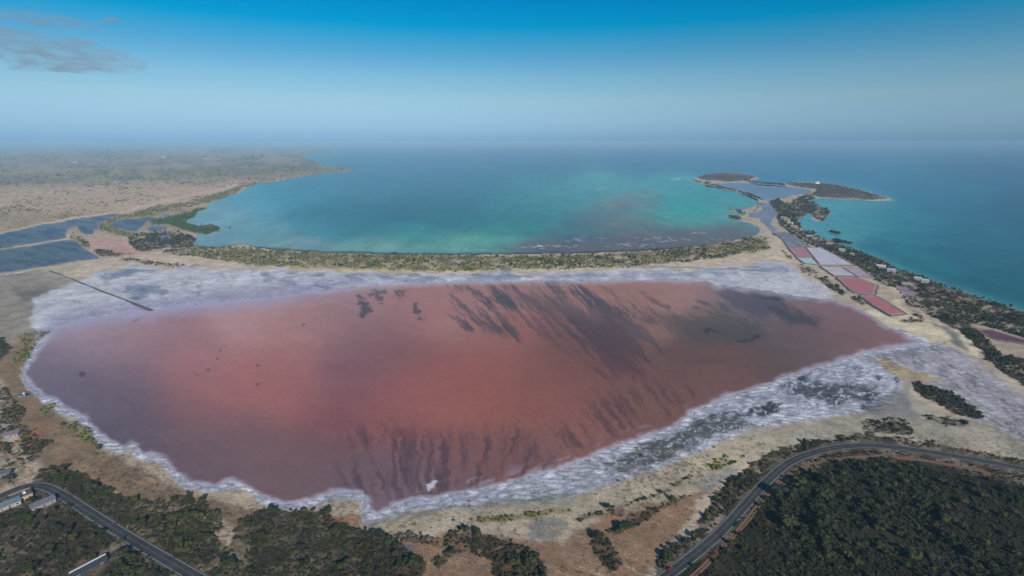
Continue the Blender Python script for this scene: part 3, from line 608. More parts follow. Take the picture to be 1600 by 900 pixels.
def cyl(cx, cy, z0, z1, r0, r1, n=12):
    v = [(cx+r0*math.cos(2*math.pi*i/n), cy+r0*math.sin(2*math.pi*i/n), z0) for i in range(n)] + [(cx+r1*math.cos(2*math.pi*i/n), cy+r1*math.sin(2*math.pi*i/n), z1) for i in range(n)]
    f = [(i, (i+1) % n, n+(i+1) % n, n+i) for i in range(n)] + [tuple(range(n-1, -1, -1)), tuple(range(n, 2*n))]
    return v, f
def smooth_line(pts, step=6.0):
    P_ = [np.array([float(a) for a in unproj(u, v)]) for u, v in pts]
    out = []
    for i in range(len(P_)-1):
        p0 = P_[max(i-1, 0)]; p1 = P_[i]; p2 = P_[i+1]; p3 = P_[min(i+2, len(P_)-1)]
        n = max(2, int(np.linalg.norm(p2-p1)/step))
        for k in range(n):
            t = k/n
            out.append(0.5*((2*p1)+(-p0+p2)*t+(2*p0-5*p1+4*p2-p3)*t*t+(-p0+3*p1-3*p2+p3)*t**3))
    out.append(P_[-1]); return np.array(out)
def ribbon(name, line, off, w, z, mat, parent=None, h=0.0, gap=None, jit=0.0):
    t = np.gradient(line, axis=0); t /= np.linalg.norm(t, axis=1)[:, None]; nrm = np.stack([-t[:, 1], t[:, 0]], 1)
    jj = rng.normal(0, jit, len(line))[:, None] if jit else 0
    a = line + nrm*(off-w/2-jj*0.5); b = line + nrm*(off+w/2+jj*0.5); vs_, fs = [], []
    for i in range(len(line)):
        vs_ += [(a[i, 0], a[i, 1], z), (b[i, 0], b[i, 1], z)]
        if h: vs_ += [(a[i, 0]-nrm[i, 0]*h*2, a[i, 1]-nrm[i, 1]*h*2, z-h), (b[i, 0]+nrm[i, 0]*h*2, b[i, 1]+nrm[i, 1]*h*2, z-h)]
    s = 4 if h else 2
    for i in range(len(line)-1):
        if gap and (i // gap) % 2: continue
        k = i*s; fs.append((k, k+s, k+s+1, k+1))
        if h: fs += [(k+2, k+s+2, k+s, k), (k+1, k+s+1, k+s+3, k+3)]
    return pydata(name, vs_, fs, mat, parent)

# ------------------------------------------------------------------ roads
M_asph = M('asphalt', (0.050,0.052,0.058), var=0.4, scale=0.12, rough=0.9)
M_line = M('road_paint', (0.42,0.42,0.40), var=0.3, scale=2.0); M_yel = M('yellow_road_paint', (0.24,0.20,0.08), var=0.4, scale=2.0)
M_verge = M('gravel_verge', (0.10,0.088,0.07), var=0.3, scale=1.2)
for pts_, w in ((ROAD_R, 7.0), (ROAD_L, 7.0)):
    L = smooth_line(pts_, 4)
    r = ribbon('road', L, 0, w, 1.24, M_asph, h=0.12); r['kind'] = 'structure'
    ribbon('verge', L, 0, w+1.6, 1.19, M_verge, r, jit=0.3)
    for sgn in (-1, 1): ribbon('edge_line', L, sgn*(w/2-0.35), 0.28, 1.246, M_line, r)
    ribbon('centre_line', L, 0, 0.2, 1.246, M_yel, r)
r = ribbon('side_road', smooth_line(ROAD_S, 4)[1:], 0, 4.5, 1.215, M_asph, h=0.1); r['kind'] = 'structure'
L = smooth_line(TRACK_R, 4)
r = ribbon('dirt_track', L, -0.9, 0.9, 1.30, M('track_dirt', (0.22,0.13,0.085), var=0.3), h=0.1, jit=0.15); r['kind'] = 'structure'
ribbon('wheel_rut', L, 1.0, 0.9, 1.30, M('track_dirt', (0.22,0.13,0.085)), r, h=0.1, jit=0.15)
# causeway running into the lagoon
L = smooth_line([(78,424),(100,432),(130,444),(165,458),(200,471),(225,481),(238,485.5)], 8)
c = ribbon('causeway', L, 0, 2.2, 1.5, M('dark_dyke_earth', (0.12,0.11,0.11), var=0.3, scale=0.3), h=1.4, jit=0.4)
tag(c, 'straight dark earth causeway ending in the pale salt flat of the lagoon', 'causeway')

# ------------------------------------------------------------------ evaporation ponds
M_berm = M('berm_earth', (0.20,0.155,0.12), var=0.3, scale=0.25)
PONDS = [
 ([(1208,365),(1226,364),(1240,371),(1218,371)], (128,124,130), 'narrow slate grey salt pond nearest the channel'),
 ([(1218,371.5),(1241,371.5),(1251,378),(1225,378)], (132,128,136), 'slate grey salt pond, second in the row from the channel'),
 ([(1225,378.6),(1237,378.6),(1251,387),(1231,387)], (142,138,154), 'small lilac grey salt pond left of its twin above the square rose pond'),
 ([(1238,378.6),(1252,378.6),(1266,387),(1252.5,387)], (136,134,150), 'small grey salt pond next to the coast track above the lilac pond'),
 ([(1231,388),(1257.5,388),(1269,403),(1244,403)], (190,126,126), 'nearly square rose pink salt pond bordered by a mint pond'),
 ([(1244,404),(1268.5,404),(1279,415),(1257,413)], (186,206,196), 'pale mint green salt pond below the square rose pond'),
 ([(1259,388),(1282,388),(1308,401),(1334,416),(1281,415.5)], (208,198,202), 'large pale lilac salt pond beside the coast track'),
 ([(1281,417.5),(1315,419),(1338,433),(1303,432.5)], (206,194,190), 'off white dry salt pond above the large crimson pink pond'),
 ([(1317,420),(1344,420.5),(1363,434),(1340,434)], (194,160,166), 'pale pink salt pond with white crust patches by the track'),
 ([(1306,434.5),(1336,434.5),(1371,447),(1366.5,463),(1335,459),(1326,453)], (190,112,108), 'large crimson pink salt pond with a pointed right corner'),
 ([(1343,463),(1367,464),(1386,474),(1416,492),(1392,495),(1366,480)], (190,112,108), 'long crimson pink salt pond nearest the lagoon tip'),
 ([(1524,516),(1545,517),(1570,525),(1600,533),(1640,546),(1580,536),(1562,534),(1540,526)], (112,58,64), 'dark maroon salt pond between dunes at the right edge'),
]
def pond_mat(c):
    m, n, b = new_mat('pond_brine')
    r = n.nodes.new('ShaderNodeRGB'); a = alb(c); r.outputs[0].default_value = (*a, 1)
    o = mul_by(n, r.outputs[0], noise(n, 0.05, 5, 0.7).outputs[0], 0.85, 1.15)
    o = mul_by(n, o, noise(n, 1, 4, 0.7, stretch(n, 0.2, 0.03, 0.7)).outputs[0], 0.9, 1.1)
    n.links.new(o, b.inputs['Base Color']); b.inputs['Roughness'].default_value = 0.4; b.inputs['Specular IOR Level'].default_value = 0.3
    return m
for poly, c_, lab in PONDS:
    P_ = [np.array([float(a) for a in unproj(u, v)]) for u, v in poly]
    cen = sum(P_)/len(P_)
    root = empty('salt_pond', (cen[0], cen[1], 1.2)); tag(root, lab, 'salt pond', 'salt ponds beside the lagoon')
    vs_ = [(p[0]-cen[0], p[1]-cen[1], 0.9) for p in P_]
    # outline subdivided with slight raggedness
    vv = []
    for i in range(len(vs_)):
        a = np.array(vs_[i]); b = np.array(vs_[(i+1) % len(vs_)]); n = max(3, int(np.linalg.norm(b-a)/8))
        for k in range(n): vv.append(tuple(a+(b-a)*k/n + np.array([*rng.normal(0, 0.5, 2), 0])*(k > 0)))
    bm = bmesh.new(); f = bm.faces.new([bm.verts.new(v) for v in vv]); 
    if f.normal.z < 0 or f.calc_area() and (f.normal_update() or f.normal.z < 0): f.normal_flip()
    bmesh.ops.triangulate(bm, faces=bm.faces[:]); me = bpy.data.meshes.new('water'); bm.to_mesh(me); bm.free()
    link('water', me, pond_mat(c_), root)
    cc = np.array([(x, y) for x, y, z in vv]); cc = cc*0.94; ribbon('salt_rim', np.vstack([cc, cc[:1]]), 0, 2.2, 0.93, M('pond_salt', (0.55,0.52,0.50), var=0.25, scale=0.4), root, jit=0.7)
    ring = np.array([(x, y) for x, y, z in vv]+[vv[0][:2]])
    ribbon('dyke', ring, 0, 1.5, 1.35, M_berm, root, h=1.3, jit=0.3)

# ------------------------------------------------------------------ vegetation
def crown_mesh(name, seed, n_leaf=150, lobes=9, sub=1, flat=0.75, mat=None):
    """crown of clumps: several rough lobes plus many leaf-sized faces standing off them; unit radius, base at z=0"""
    r = random.Random(seed); bm = bmesh.new(); cs = []
    for k in range(lobes):
        a = r.random()*6.283; d = (0.72 if k else 0)*math.sqrt(r.random()); rad = r.uniform(0.22, 0.46) if k else 0.5
        c = Vector((d*math.cos(a), d*math.sin(a), 0.55*flat + r.uniform(-0.15, 0.3)*flat)); cs.append((c, rad))
        res = bmesh.ops.create_icosphere(bm, subdivisions=sub, radius=rad)
        for v in res['verts']:
            v.co = Vector((v.co.x, v.co.y, v.co.z*flat))*r.uniform(0.72, 1.25) + c
    for k in range(n_leaf):
        c, rad = cs[r.randrange(len(cs))]
        d = Vector((r.gauss(0, 1), r.gauss(0, 1), abs(r.gauss(0.2, 0.9)))).normalized()
        p = c + Vector((d.x, d.y, d.z*flat))*rad*r.uniform(0.95, 1.22); s = r.uniform(0.05, 0.14)
        t = d.orthogonal().normalized()*s; b_ = d.cross(t); n_ = d*r.uniform(-.6, .9)*s
        bm.faces.new([bm.verts.new(p-t), bm.verts.new(p+b_*0.7+n_), bm.verts.new(p+t), bm.verts.new(p-b_*0.7-n_*0.5)])
    me = bpy.data.meshes.new(name); bm.to_mesh(me); bm.free()
    if mat: me.materials.append(mat)
    return me
def trunk_mesh(seed):
    """tapered trunk with three limbs, unit height reaching into the crown"""
    r = random.Random(seed); parts = [cyl(0, 0, -0.05, 0.75, 0.075, 0.04, 7)]
    for k in range(3):
        a = k*2.1 + r.random(); e_ = (0.45*math.cos(a), 0.45*math.sin(a), 1.0); s_ = (0, 0, 0.4)
        v = []; 
        for (cx, cy, cz), rr in ((s_, 0.04), (e_, 0.018)):
            v += [(cx+rr*math.cos(2*math.pi*i/5), cy+rr*math.sin(2*math.pi*i/5), cz) for i in range(5)]
        parts.append((v, [(i, (i+1) % 5, 5+(i+1) % 5, 5+i) for i in range(5)]))
    v, f = joinvf(parts); me = bpy.data.meshes.new('trunk'); me.from_pydata(v, [], f); me.materials.append(M_bark); return me
# candidate points on a jittered world lattice
def candidates(y0, y1, step, xr=1.15):
    ys = np.arange(y0, y1, step); xs = np.arange(-y1*xr-100, y1*xr+100, step)
    A, B = np.meshgrid(xs, ys); A = A + rng.uniform(-.48, .48, A.shape)*step; B = B + rng.uniform(-.48, .48, B.shape)*step
    A = A.ravel(); B = B.ravel(); u, v, d = proj(A, B)
    k = (u > -130) & (u < 1730) & (v < 990); return A[k], B[k], u[k], v[k], d[k]
cand = [candidates(150, 700, 3.6), candidates(700, 1300, 5.0), candidates(1300, 3800, 9.0), candidates(150, 720, 2.1)]
T = []
for i, (A, B, u, v, d) in enumerate(cand):
    uw, vw = warp(u, v, A, B)
    D, K = veg_fields(uw, vw, A, B)
    la, lg, lkk = water_fields(uw, vw)
    ok = (rng.random(A.shape) < D*(0.5, 0.8, 0.85, 0.85)[i]) & (la > 0.4) & (lg < -1) & (lkk < -0.3)
    for P_ in PONDS: ok &= sdf(P_[0], u, v) < -1.0
    # scattered bushes on open sand and on the far plain
    n = fbm(A/30, B/30, 55, 3)
    sp = (D < 0.1) & (la > 1) & (lg < -16) & (lkk < -1) & (rng.random(A.shape) < np.where((v < 345) & (u < 420), 0.07*sst(-0.1, 0.6, n), np.where((v > 600) & ((u > 560) | (v > 700)), 0.022*sst(0, 0.7, n), 0)))
    if i == 3: sp = sp & (rng.random(A.shape) < 1.0); K = np.where(K == 0, 4, K)
    cr = ldist(ROAD_R, u, v) < 9; cl = ldist(ROAD_L, u, v) < 14; sp &= ~cr & ~cl
    K = np.where(sp, np.where(v < 345, 1, np.where(rng.random(A.shape) < .5, 3, 1)), K); ok |= sp
    K = np.where((K == 1) & (v > 376) & (v < 428) & (rng.random(A.shape) < 0.15 + 0.45*sst(800, 1000, u)), 0, K)
    big = 1.4*fbm(A/32, B/32, 66, 2)*np.where((u < 1050) & (v > 600), 0.5, 1) + np.where((u < 1050) & (v > 700), 0.5, 0) + 2.0*np.exp(-((u-1290)/90)**2-((v-785)/50)**2)
    if i != 3: ok &= ~((v > 600) & (u > 1150) & (fbm(A/38, B/38, 68, 3) > 0.36) & (rng.random(A.shape) < 0.7))
    else: ok &= ~((v > 600) & (fbm(A/20, B/20, 69, 3) > 0.55))
    sc_ = np.where(K == 0, rng.uniform(1.3, 1.8+2.2*rng.random(A.shape)**3), rng.uniform(1.2, 2.4, A.shape))*np.clip(1 + 0.30*big, 0.5, 1.9)*np.where(sp, 0.5, 1.0)
    sc_ = sc_*(1.0, 1.25, 1.9, 0.62)[i]
    isl = (u > 1080) & (v < 312) & (K == 3)
    z = np.full(A.shape, 1.0)
    for P_, hh in ((VEG[10][0], 7.0), (VEG[11][0], 9.0)): z += hh*sst(0, 5, sdf(P_, uw, vw))
    T.append(np.stack([A, B, z, sc_, K, d, u, v], 1)[ok])
T = np.concatenate(T); print('plants', len(T), [int((T[:, 4] == k).sum()) for k in range(5)])
# houses and sheds keep clear ground
HOUSES = [ # u, v, width, depth, height, roof kind, rot, wall colour, roof colour, label
 (15,793,12,7.5,3.2,'gable',0.9,(0.55,0.50,0.44),(0.17,0.24,0.28),'house with long blue grey metal roof beside the left road bend'),
 (35,781,11,9,3.2,'flat',0.9,(0.66,0.58,0.44),(0.16,0.12,0.11),'cream walled house with brown flat roof on the inside of the road bend'),
 (68,791,13,7,3.0,'gable',0.95,(0.40,0.40,0.42),(0.19,0.19,0.21),'small house with weathered grey roof right of the cream walled house'),
 (140,891,17,6,2.6,'gable',0.95,(0.08,0.09,0.1),(0.05,0.065,0.08),'long low shed with a bright white ridge strip at the bottom edge'),
 (7,744,9,6,2.8,'gable',0.5,(0.3,0.3,0.32),(0.12,0.15,0.18),'dark roofed cabin half hidden in bushes above the left road'),
 (22,682,10,7,2.8,'gable',0.3,(0.42,0.38,0.40),(0.24,0.2,0.23),'cottage with a dusty mauve roof beside the orange dirt track'),
 (36,621,6,4,2.4,'flat',0.5,(0.16,0.2,0.3),(0.10,0.13,0.2),'small dark blue hut on the sand of the left shore'),
 (1224,343,16,11,6,'gable',-0.8,(0.72,0.62,0.46),(0.66,0.56,0.42),'topmost of the cream guesthouse blocks above the grey ponds'),
 (1229,347,15,11,7,'gable',-0.8,(0.76,0.66,0.50),(0.68,0.58,0.44),'cream guesthouse block second from the top of its row'),
 (1234,352,15,11,7,'gable',-0.8,(0.78,0.68,0.52),(0.7,0.6,0.46),'cream guesthouse block in the middle of its row'),
 (1240,357,15,11,6,'gable',-0.8,(0.74,0.62,0.46),(0.64,0.52,0.40),'cream guesthouse block just left of the orange roofed house'),
 (1247,361,15,11,6,'gable',-0.8,(0.62,0.44,0.32),(0.56,0.26,0.16),'house with an orange tiled roof at the end of the cream row'),
 (1265,371,16,9,4,'gable',-0.55,(0.62,0.56,0.46),(0.58,0.52,0.42),'tan roofed beach house below the orange roofed house'),
 (1273,374.5,12,8,4,'flat',-0.55,(0.6,0.55,0.46),(0.52,0.46,0.38),'flat roofed tan beach house among dark trees'),
 (1296,383,15,11,4,'gable',-0.5,(0.62,0.42,0.36),(0.60,0.32,0.26),'beach house with a salmon pink roof behind the two sea mangroves'),
 (1315,393,12,9,4,'gable',-0.5,(0.7,0.64,0.5),(0.64,0.58,0.46),'cream beach house right of the salmon pink roof'),
 (1331,399,9,7,3,'gable',-0.5,(0.5,0.46,0.4),(0.5,0.42,0.34),'small tan cabin among palms on the coast strip'),
 (1376,419,15,10,4,'gable',-0.5,(0.7,0.7,0.7),(0.70,0.72,0.76),'bright white roofed villa by the turquoise shallows'),
 (1392,425,14,9,4,'gable',-0.5,(0.6,0.6,0.66),(0.58,0.58,0.66),'pale lilac roofed villa right of the bright white villa'),
 (1433,438,11,8,4,'gable',-0.5,(0.7,0.66,0.6),(0.66,0.64,0.6),'white beach house left of the mint roofed one'),
 (1444,441.5,12,9,4,'gable',-0.5,(0.56,0.66,0.62),(0.50,0.66,0.62),'house with a pale mint roof, last along the shore'),
 (1417,446,16,5,3,'flat',-0.5,(0.6,0.56,0.5),(0.62,0.58,0.52),'long low white shed inland of the beach houses'),
 (118,255,30,20,9,'gable',0.2,(0.7,0.7,0.7),(0.75,0.75,0.74),'lone white barn on the hazy plain at the left'),
 (133,237,60,40,16,'flat',0.1,(0.7,0.7,0.7),(0.75,0.75,0.74),'white warehouse farthest away on the hazy plain'),
 (256,246.5,45,30,12,'gable',0.1,(0.7,0.7,0.7),(0.72,0.72,0.72),'pale barn in the middle of the hazy plain'),
 (322,248.5,55,25,10,'flat',0.1,(0.7,0.7,0.7),(0.72,0.72,0.72),'row of pale sheds near the far left coast'),
]
keep = np.ones(len(T), bool)
for hs in HOUSES:
    p = pt(hs[0], hs[1]); dx = T[:, 0]-p.x; dy = T[:, 1]-p.y
    # keep the house and the line of sight just in front of it clear
    keep &= ~((np.abs(dx) < hs[2]*0.62+T[:, 3]*0.6) & (dy < hs[3]*0.7+T[:, 3]*0.5) & (dy > -hs[3]*0.7-5))
rr_ = np.minimum(ldist(ROAD_R, T[:, 6], T[:, 7]), ldist(ROAD_L, T[:, 6], T[:, 7]))
keep &= rr_ > (3.8 + T[:, 3]*1.05)*F/T[:, 5]*0.85
T = T[keep]
crowns = {k: [crown_mesh('crown', 10*k+j, 190 if k == 0 else 110, 11 if k == 0 else 8, 1, (0.85, 0.7, 0.8, 0.6)[k], LEAF[k]) for j in range(4)] for k in range(4)}
crowns_small = {k: [crown_mesh('clump', 100+10*k+j, 34, 5, 1, (0.85, 0.7, 0.8, 0.6, 0.6)[k], LEAF[k]) for j in range(3)] for k in range(5)}
trunks = [trunk_mesh(s) for s in range(3)]
# --- individuals: the ones that show largest
def in_frame(R): return (R[:, 6] > 4) & (R[:, 6] < 1596) & (R[:, 7] < 897)
size = T[:, 3]/T[:, 5]
GROUPS = [
 ('tree', 0, lambda R: (R[:, 6] > 1060) & (R[:, 7] > 722) & (ldist(TRACK_R, R[:, 6], R[:, 7]) < 16), 25, 'dark green tree standing right beside the orange dirt track inside the road bend', 'tree', 'trees along the dirt track'),
 ('tree', 0, lambda R: (R[:, 6] > 1200) & (R[:, 6] < 1400) & (R[:, 7] > 722) & (R[:, 7] < 840), 75, 'large lit green tree with a clumpy crown in the tall part of the dark wood', 'tree', 'tall trees of the dark wood inside the right road bend'),
 ('tree', 0, lambda R: (R[:, 6] > 1400) & (R[:, 7] > 745), 45, 'dark tree among low thicket in the right hand part of the dark wood', 'tree', 'trees of the dark wood towards the right edge'),
 ('tree', 0, lambda R: (R[:, 6] > 1060) & (R[:, 7] > 790), 40, 'dark tree in the lower part of the dark wood near the bottom edge', 'tree', 'trees of the dark wood near the bottom edge'),
 ('tree', 0, lambda R: (R[:, 6] < 250) & (R[:, 7] > 740) & (sdf([(-50,745),(62,762),(140,803),(250,873),(330,1000),(-50,1000)], R[:, 6], R[:, 7]) > 0), 40, 'dark rounded tree on the house side of the straight road at the lower left', 'tree', 'trees on the house side of the lower left road'),
 ('tree', 0, lambda R: (R[:, 6] < 330) & (R[:, 7] > 725), 40, 'dark rounded tree between the straight lower left road and the lagoon sand', 'tree', 'trees on the lagoon side of the lower left road'),
 ('tree', 0, lambda R: (R[:, 6] > 330) & (R[:, 6] < 680) & (R[:, 7] > 790), 25, 'dark green tree in the thicket filling the near shore bay left of the orange soil', 'tree', 'trees of the near shore thicket'),
 ('tree', 0, lambda R: (R[:, 6] > 680) & (R[:, 6] < 1000) & (R[:, 7] > 790), 25, 'dark green tree in the narrow clumps on the bare tan and orange soil', 'tree', 'trees of the clumps on orange soil'),
 ('shrub', 1, lambda R: (R[:, 7] > 780) & (R[:, 6] > 720) & (R[:, 6] < 910), 40, 'olive shrub in the thin hedge line crossing the pale near sand', 'shrub', 'shrubs of the hedge line on the near sand'),
 ('shrub', 1, lambda R: (R[:, 7] > 600) & (R[:, 6] < 400), 40, 'olive green shrub on the sandy left shore of the lagoon', 'shrub', 'shrubs of the left shore'),
 ('shrub', 1, lambda R: (R[:, 7] > 640) & (R[:, 6] > 900), 30, 'olive shrub scattered on the pale sand above the curving right road', 'shrub', 'shrubs on the sand above the right road'),
 ('dry_shrub', 3, lambda R: R[:, 7] > 560, 40, 'grey brown dry bush on bare ground near the lagoon', 'dry bush', 'dry bushes on bare ground'),
]
taken = np.zeros(len(T), bool)
for nm, kd, fn, cnt, lab, cat, grp in GROUPS:
    c_ = np.where((T[:, 4] == kd) & fn(T) & in_frame(T) & ~taken)[0]
    c_ = c_[np.argsort(-size[c_])][:cnt]; taken[c_] = True
    for i in c_:
        x, y, z, s_, _, _, _, _ = T[i]
        root = empty(nm, (x, y, z), random.random()*6.28); tag(root, lab, cat, grp)
        hgt_t = s_*(0.75 if kd == 0 else 0.3)
        t = link('trunk', random.choice(trunks), None, root); t.scale = (s_, s_, hgt_t*1.3)
        c = link('crown', random.choice(crowns[kd]), None, root); c.scale = (s_*1.05, s_*1.05*random.uniform(.85, 1.15), s_*random.uniform(0.85, 1.2)); c.location = (0, 0, hgt_t*0.75)
# --- the rest: one scattered object per kind, instanced with geometry nodes
def scatter(name, rows, meshes, label=None):
    me = bpy.data.meshes.new(name); n = len(rows)
    me.vertices.add(n); co = rows[:, :3].copy(); co[:, 2] += rows[:, 3]*0.12; me.vertices.foreach_set('co', co.astype(np.float32).ravel())
    for an, val in (('sz', rows[:, 3]), ('rz', rng.uniform(0, 6.28, n)), ('hz', rows[:, 3]*rng.uniform(0.8, 1.25, n))):
        a = me.attributes.new(an, 'FLOAT', 'POINT'); a.data.foreach_set('value', val.astype(np.float32))
    o = bpy.data.objects.new(name, me); COL.objects.link(o); o['kind'] = 'stuff'
    src = bpy.data.collections.new(name+'_source')
    for m_ in meshes: src.objects.link(bpy.data.objects.new('clump_source', m_))
    ng = bpy.data.node_groups.new(name+'_scatter', 'GeometryNodeTree')
    ng.interface.new_socket('Geometry', in_out='INPUT', socket_type='NodeSocketGeometry')
    ng.interface.new_socket('Geometry', in_out='OUTPUT', socket_type='NodeSocketGeometry')
    N = ng.nodes; Lk = ng.links
    gi = N.new('NodeGroupInput'); go = N.new('NodeGroupOutput'); ip = N.new('GeometryNodeInstanceOnPoints')
    ci = N.new('GeometryNodeCollectionInfo'); ci.inputs[0].default_value = src; ci.inputs[1].default_value = True; ci.inputs[2].default_value = True
    m2p = N.new('GeometryNodeMeshToPoints')
    Lk.new(gi.outputs[0], m2p.inputs[0]); Lk.new(m2p.outputs[0], ip.inputs['Points']); Lk.new(ci.outputs[0], ip.inputs['Instance']); ip.inputs['Pick Instance'].default_value = True
    def attr(nm_):
        a = N.new('GeometryNodeInputNamedAttribute'); a.data_type = 'FLOAT'; a.inputs[0].default_value = nm_; return a.outputs[0]
    cs_ = N.new('ShaderNodeCombineXYZ'); s_ = attr('sz'); Lk.new(s_, cs_.inputs[0]); Lk.new(s_, cs_.inputs[1]); Lk.new(attr('hz'), cs_.inputs[2]); Lk.new(cs_.outputs[0], ip.inputs['Scale'])
    cr_ = N.new('ShaderNodeCombineXYZ'); Lk.new(attr('rz'), cr_.inputs[2]); Lk.new(cr_.outputs[0], ip.inputs['Rotation'])
    Lk.new(ip.outputs[0], go.inputs[0])
    md = o.modifiers.new('scatter', 'NODES'); md.node_group = ng
    if label: tag(o, *label)
rest = T[~taken]
for kd, nm, lab in ((0, 'woodland', ('dense dark green woodland and thicket on the shore and by the roads', 'woodland')), (1, 'olive_scrub', ('olive green scrub covering the sand bars round the bay', 'scrub')),
                    (2, 'mangrove_thicket', ('bright green mangrove thicket at the left end of the bay', 'mangroves')), (3, 'dry_scrub', ('grey brown dry scrub on the islands and bare ground', 'dry scrub')),
                    (4, 'thicket', ('low dark thicket filling the ground between the trees near the roads', 'thicket'))):
    scatter(nm, rest[rest[:, 4] == kd], crowns_small[kd], lab)
# mangrove islets standing in the sea
for (u, v, r_, lab) in ((1313.5,378,14,'large round mangrove islet standing in the turquoise shallows'), (1306,364,9,'smaller low mangrove islet farther out than the round one'), (1328,380.5,5,'lone little mangrove right of the round islet'), (1293,352,3.5,'tiny mangrove nearest the dark mangrove point'), (358,357,3.5,'tiny mangrove off the bright green point in the left bay'), (342,362.5,3,'tiny mangrove just below the bright green point')):
    p = pt(u, v); root = empty('mangrove', (p.x, p.y, 0)); tag(root, lab, 'mangrove')
    for k in range(max(1, int(r_*1.6)) if r_ > 4 else 1):
        a = random.random()*6.28; d = math.sqrt(random.random())*r_*0.75
        o = link('crown', random.choice(crowns[0]), None, root); s_ = random.uniform(3.5, 6.0) if r_ > 5 else r_*0.8
        o.location = (d*math.cos(a)*1.0, d*math.sin(a)*(3.4 if r_ > 5 else 1), 0.3); o.scale = (s_, s_, s_)
    o = link('trunk', random.choice(trunks), None, root); o.scale = (3, 3, 2.5); o.location.z = -0.5

# ------------------------------------------------------------------ houses
M_glass = M('window_glass', (0.03,0.04,0.05), rough=0.2, spec=0.5)
M_trim = M('white_trim', (0.75,0.75,0.74)); M_door = M('door_wood', (0.16,0.10,0.07))
def house(u, v, w, d, h, roof, rot, wc, rc, lab):
    p = pt(u, v); root = empty('house' if w < 25 else 'barn', (p.x, p.y, 1.0), rot); big = w >= 25
    cat = 'hut' if 'hut' in lab else 'barn' if big else 'shed' if 'shed' in lab else 'cabin' if 'cabin' in lab else 'house'
    tag(root, lab, cat)
    wc = tuple(c*0.72 for c in wc); rc = tuple(c*0.72 for c in rc)
    mw = M('plaster_%d' % int(sum(wc)*1000), wc, var=0.1, scale=0.3); mr = M('roofing_%d' % int(sum(rc)*1001), rc, var=0.18, scale=0.5)
    box('wall', (-w/2, -d/2, -0.5, w/2, d/2, h), mw, root)
    ov = 0.05*w if big else 0.5
    if roof == 'gable':
        rh = d*0.24
        v_ = [(-w/2-ov, -d/2-ov, h-0.1), (w/2+ov, -d/2-ov, h-0.1), (w/2+ov, d/2+ov, h-0.1), (-w/2-ov, d/2+ov, h-0.1), (-w/2-ov, 0, h+rh), (w/2+ov, 0, h+rh)]
        v_ += [(x, y, z+0.18) for x, y, z in v_]
        f_ = [(6,7,11,10), (8,9,10,11), (0,4,5,1), (2,5,4,3), (0,1,7,6), (2,3,9,8), (1,5,11,7), (5,2,8,11), (3,4,10,9), (4,0,6,10)]
        rf = pydata('roof', v_, f_, mr, root)
        g_ = [(-w/2, -d/2, h), (-w/2, d/2, h), (-w/2, 0, h+rh), (w/2, -d/2, h), (w/2, d/2, h), (w/2, 0, h+rh)]
        pydata('gable', g_, [(0,1,2), (4,3,5)], mw, root)
        if 'ridge strip' in lab: box('ridge_strip', (-w/2-ov, -0.55, h+rh+0.1, w/2+ov, 0.55, h+rh+0.3), M_trim, rf)
    else:
        rf = box('roof', (-w/2-0.4, -d/2-0.4, h+0.002, w/2+0.4, d/2+0.4, h+0.25), mr, root)
        for q in ((-w/2-0.4, -d/2-0.4, w/2+0.4, -d/2-0.15), (-w/2-0.4, d/2+0.15, w/2+0.4, d/2+0.4)):
            box('parapet', (q[0], q[1], h+0.252, q[2], q[3], h+0.6), mw, rf)
        if w < 20: box('water_tank', (w*0.1, -0.8, h+0.252, w*0.1+1.6, 0.8, h+1.5), M_trim, rf)
    k = h/3.0
    n = 3 if not big else 5
    for i in range(n):
        cx = -w/2 + w*(i+0.5)/n
        if i == 1:
            box('door', (cx-0.5*k, -d/2-0.06, -0.4, cx+0.5*k, -d/2+0.02, 2.1*k), M_door, root)
        else:
            fr = box('window', (cx-0.7*k, -d/2-0.05, 0.9*k, cx+0.7*k, -d/2+0.02, 2.2*k), M_trim, root)
            box('pane', (cx-0.58*k, -d/2-0.08, 1.0*k, cx+0.58*k, -d/2-0.052, 2.08*k), M_glass, fr)
for hs in HOUSES: house(*hs)
# lighthouse on the far island
p = pt(1277,286.5,14); lh = empty('lighthouse', (p.x, p.y, 13)); tag(lh, 'small white lighthouse with low keeper house on the grey island', 'lighthouse')
wt = M('lighthouse_plaster', (0.8,0.78,0.74), var=0.05)
v_, f_ = cyl(0, 0, 0, 17, 4, 3.2, 16); pydata('tower', v_, f_, wt, lh)
v_, f_ = cyl(0, 0, 17, 17.8, 4.4, 4.4, 16); gl = pydata('gallery', v_, f_, M('dark_metal', (0.08,0.08,0.09)), lh)
v_, f_ = cyl(0, 0, 17.8, 21, 2.0, 2.0, 10); pydata('lantern', v_, f_, M_glass, lh)
v_, f_ = cyl(0, 0, 21, 23, 2.4, 0.2, 10); pydata('lantern_roof', v_, f_, M('dark_metal', (0.08,0.08,0.09)), lh)
kh = box('keeper_house', (-14, -6, -1, 10, 5, 6), wt, lh); box('roof_slab', (-14.6, -6.6, 6.01, 10.6, 5.6, 6.6), wt, kh)
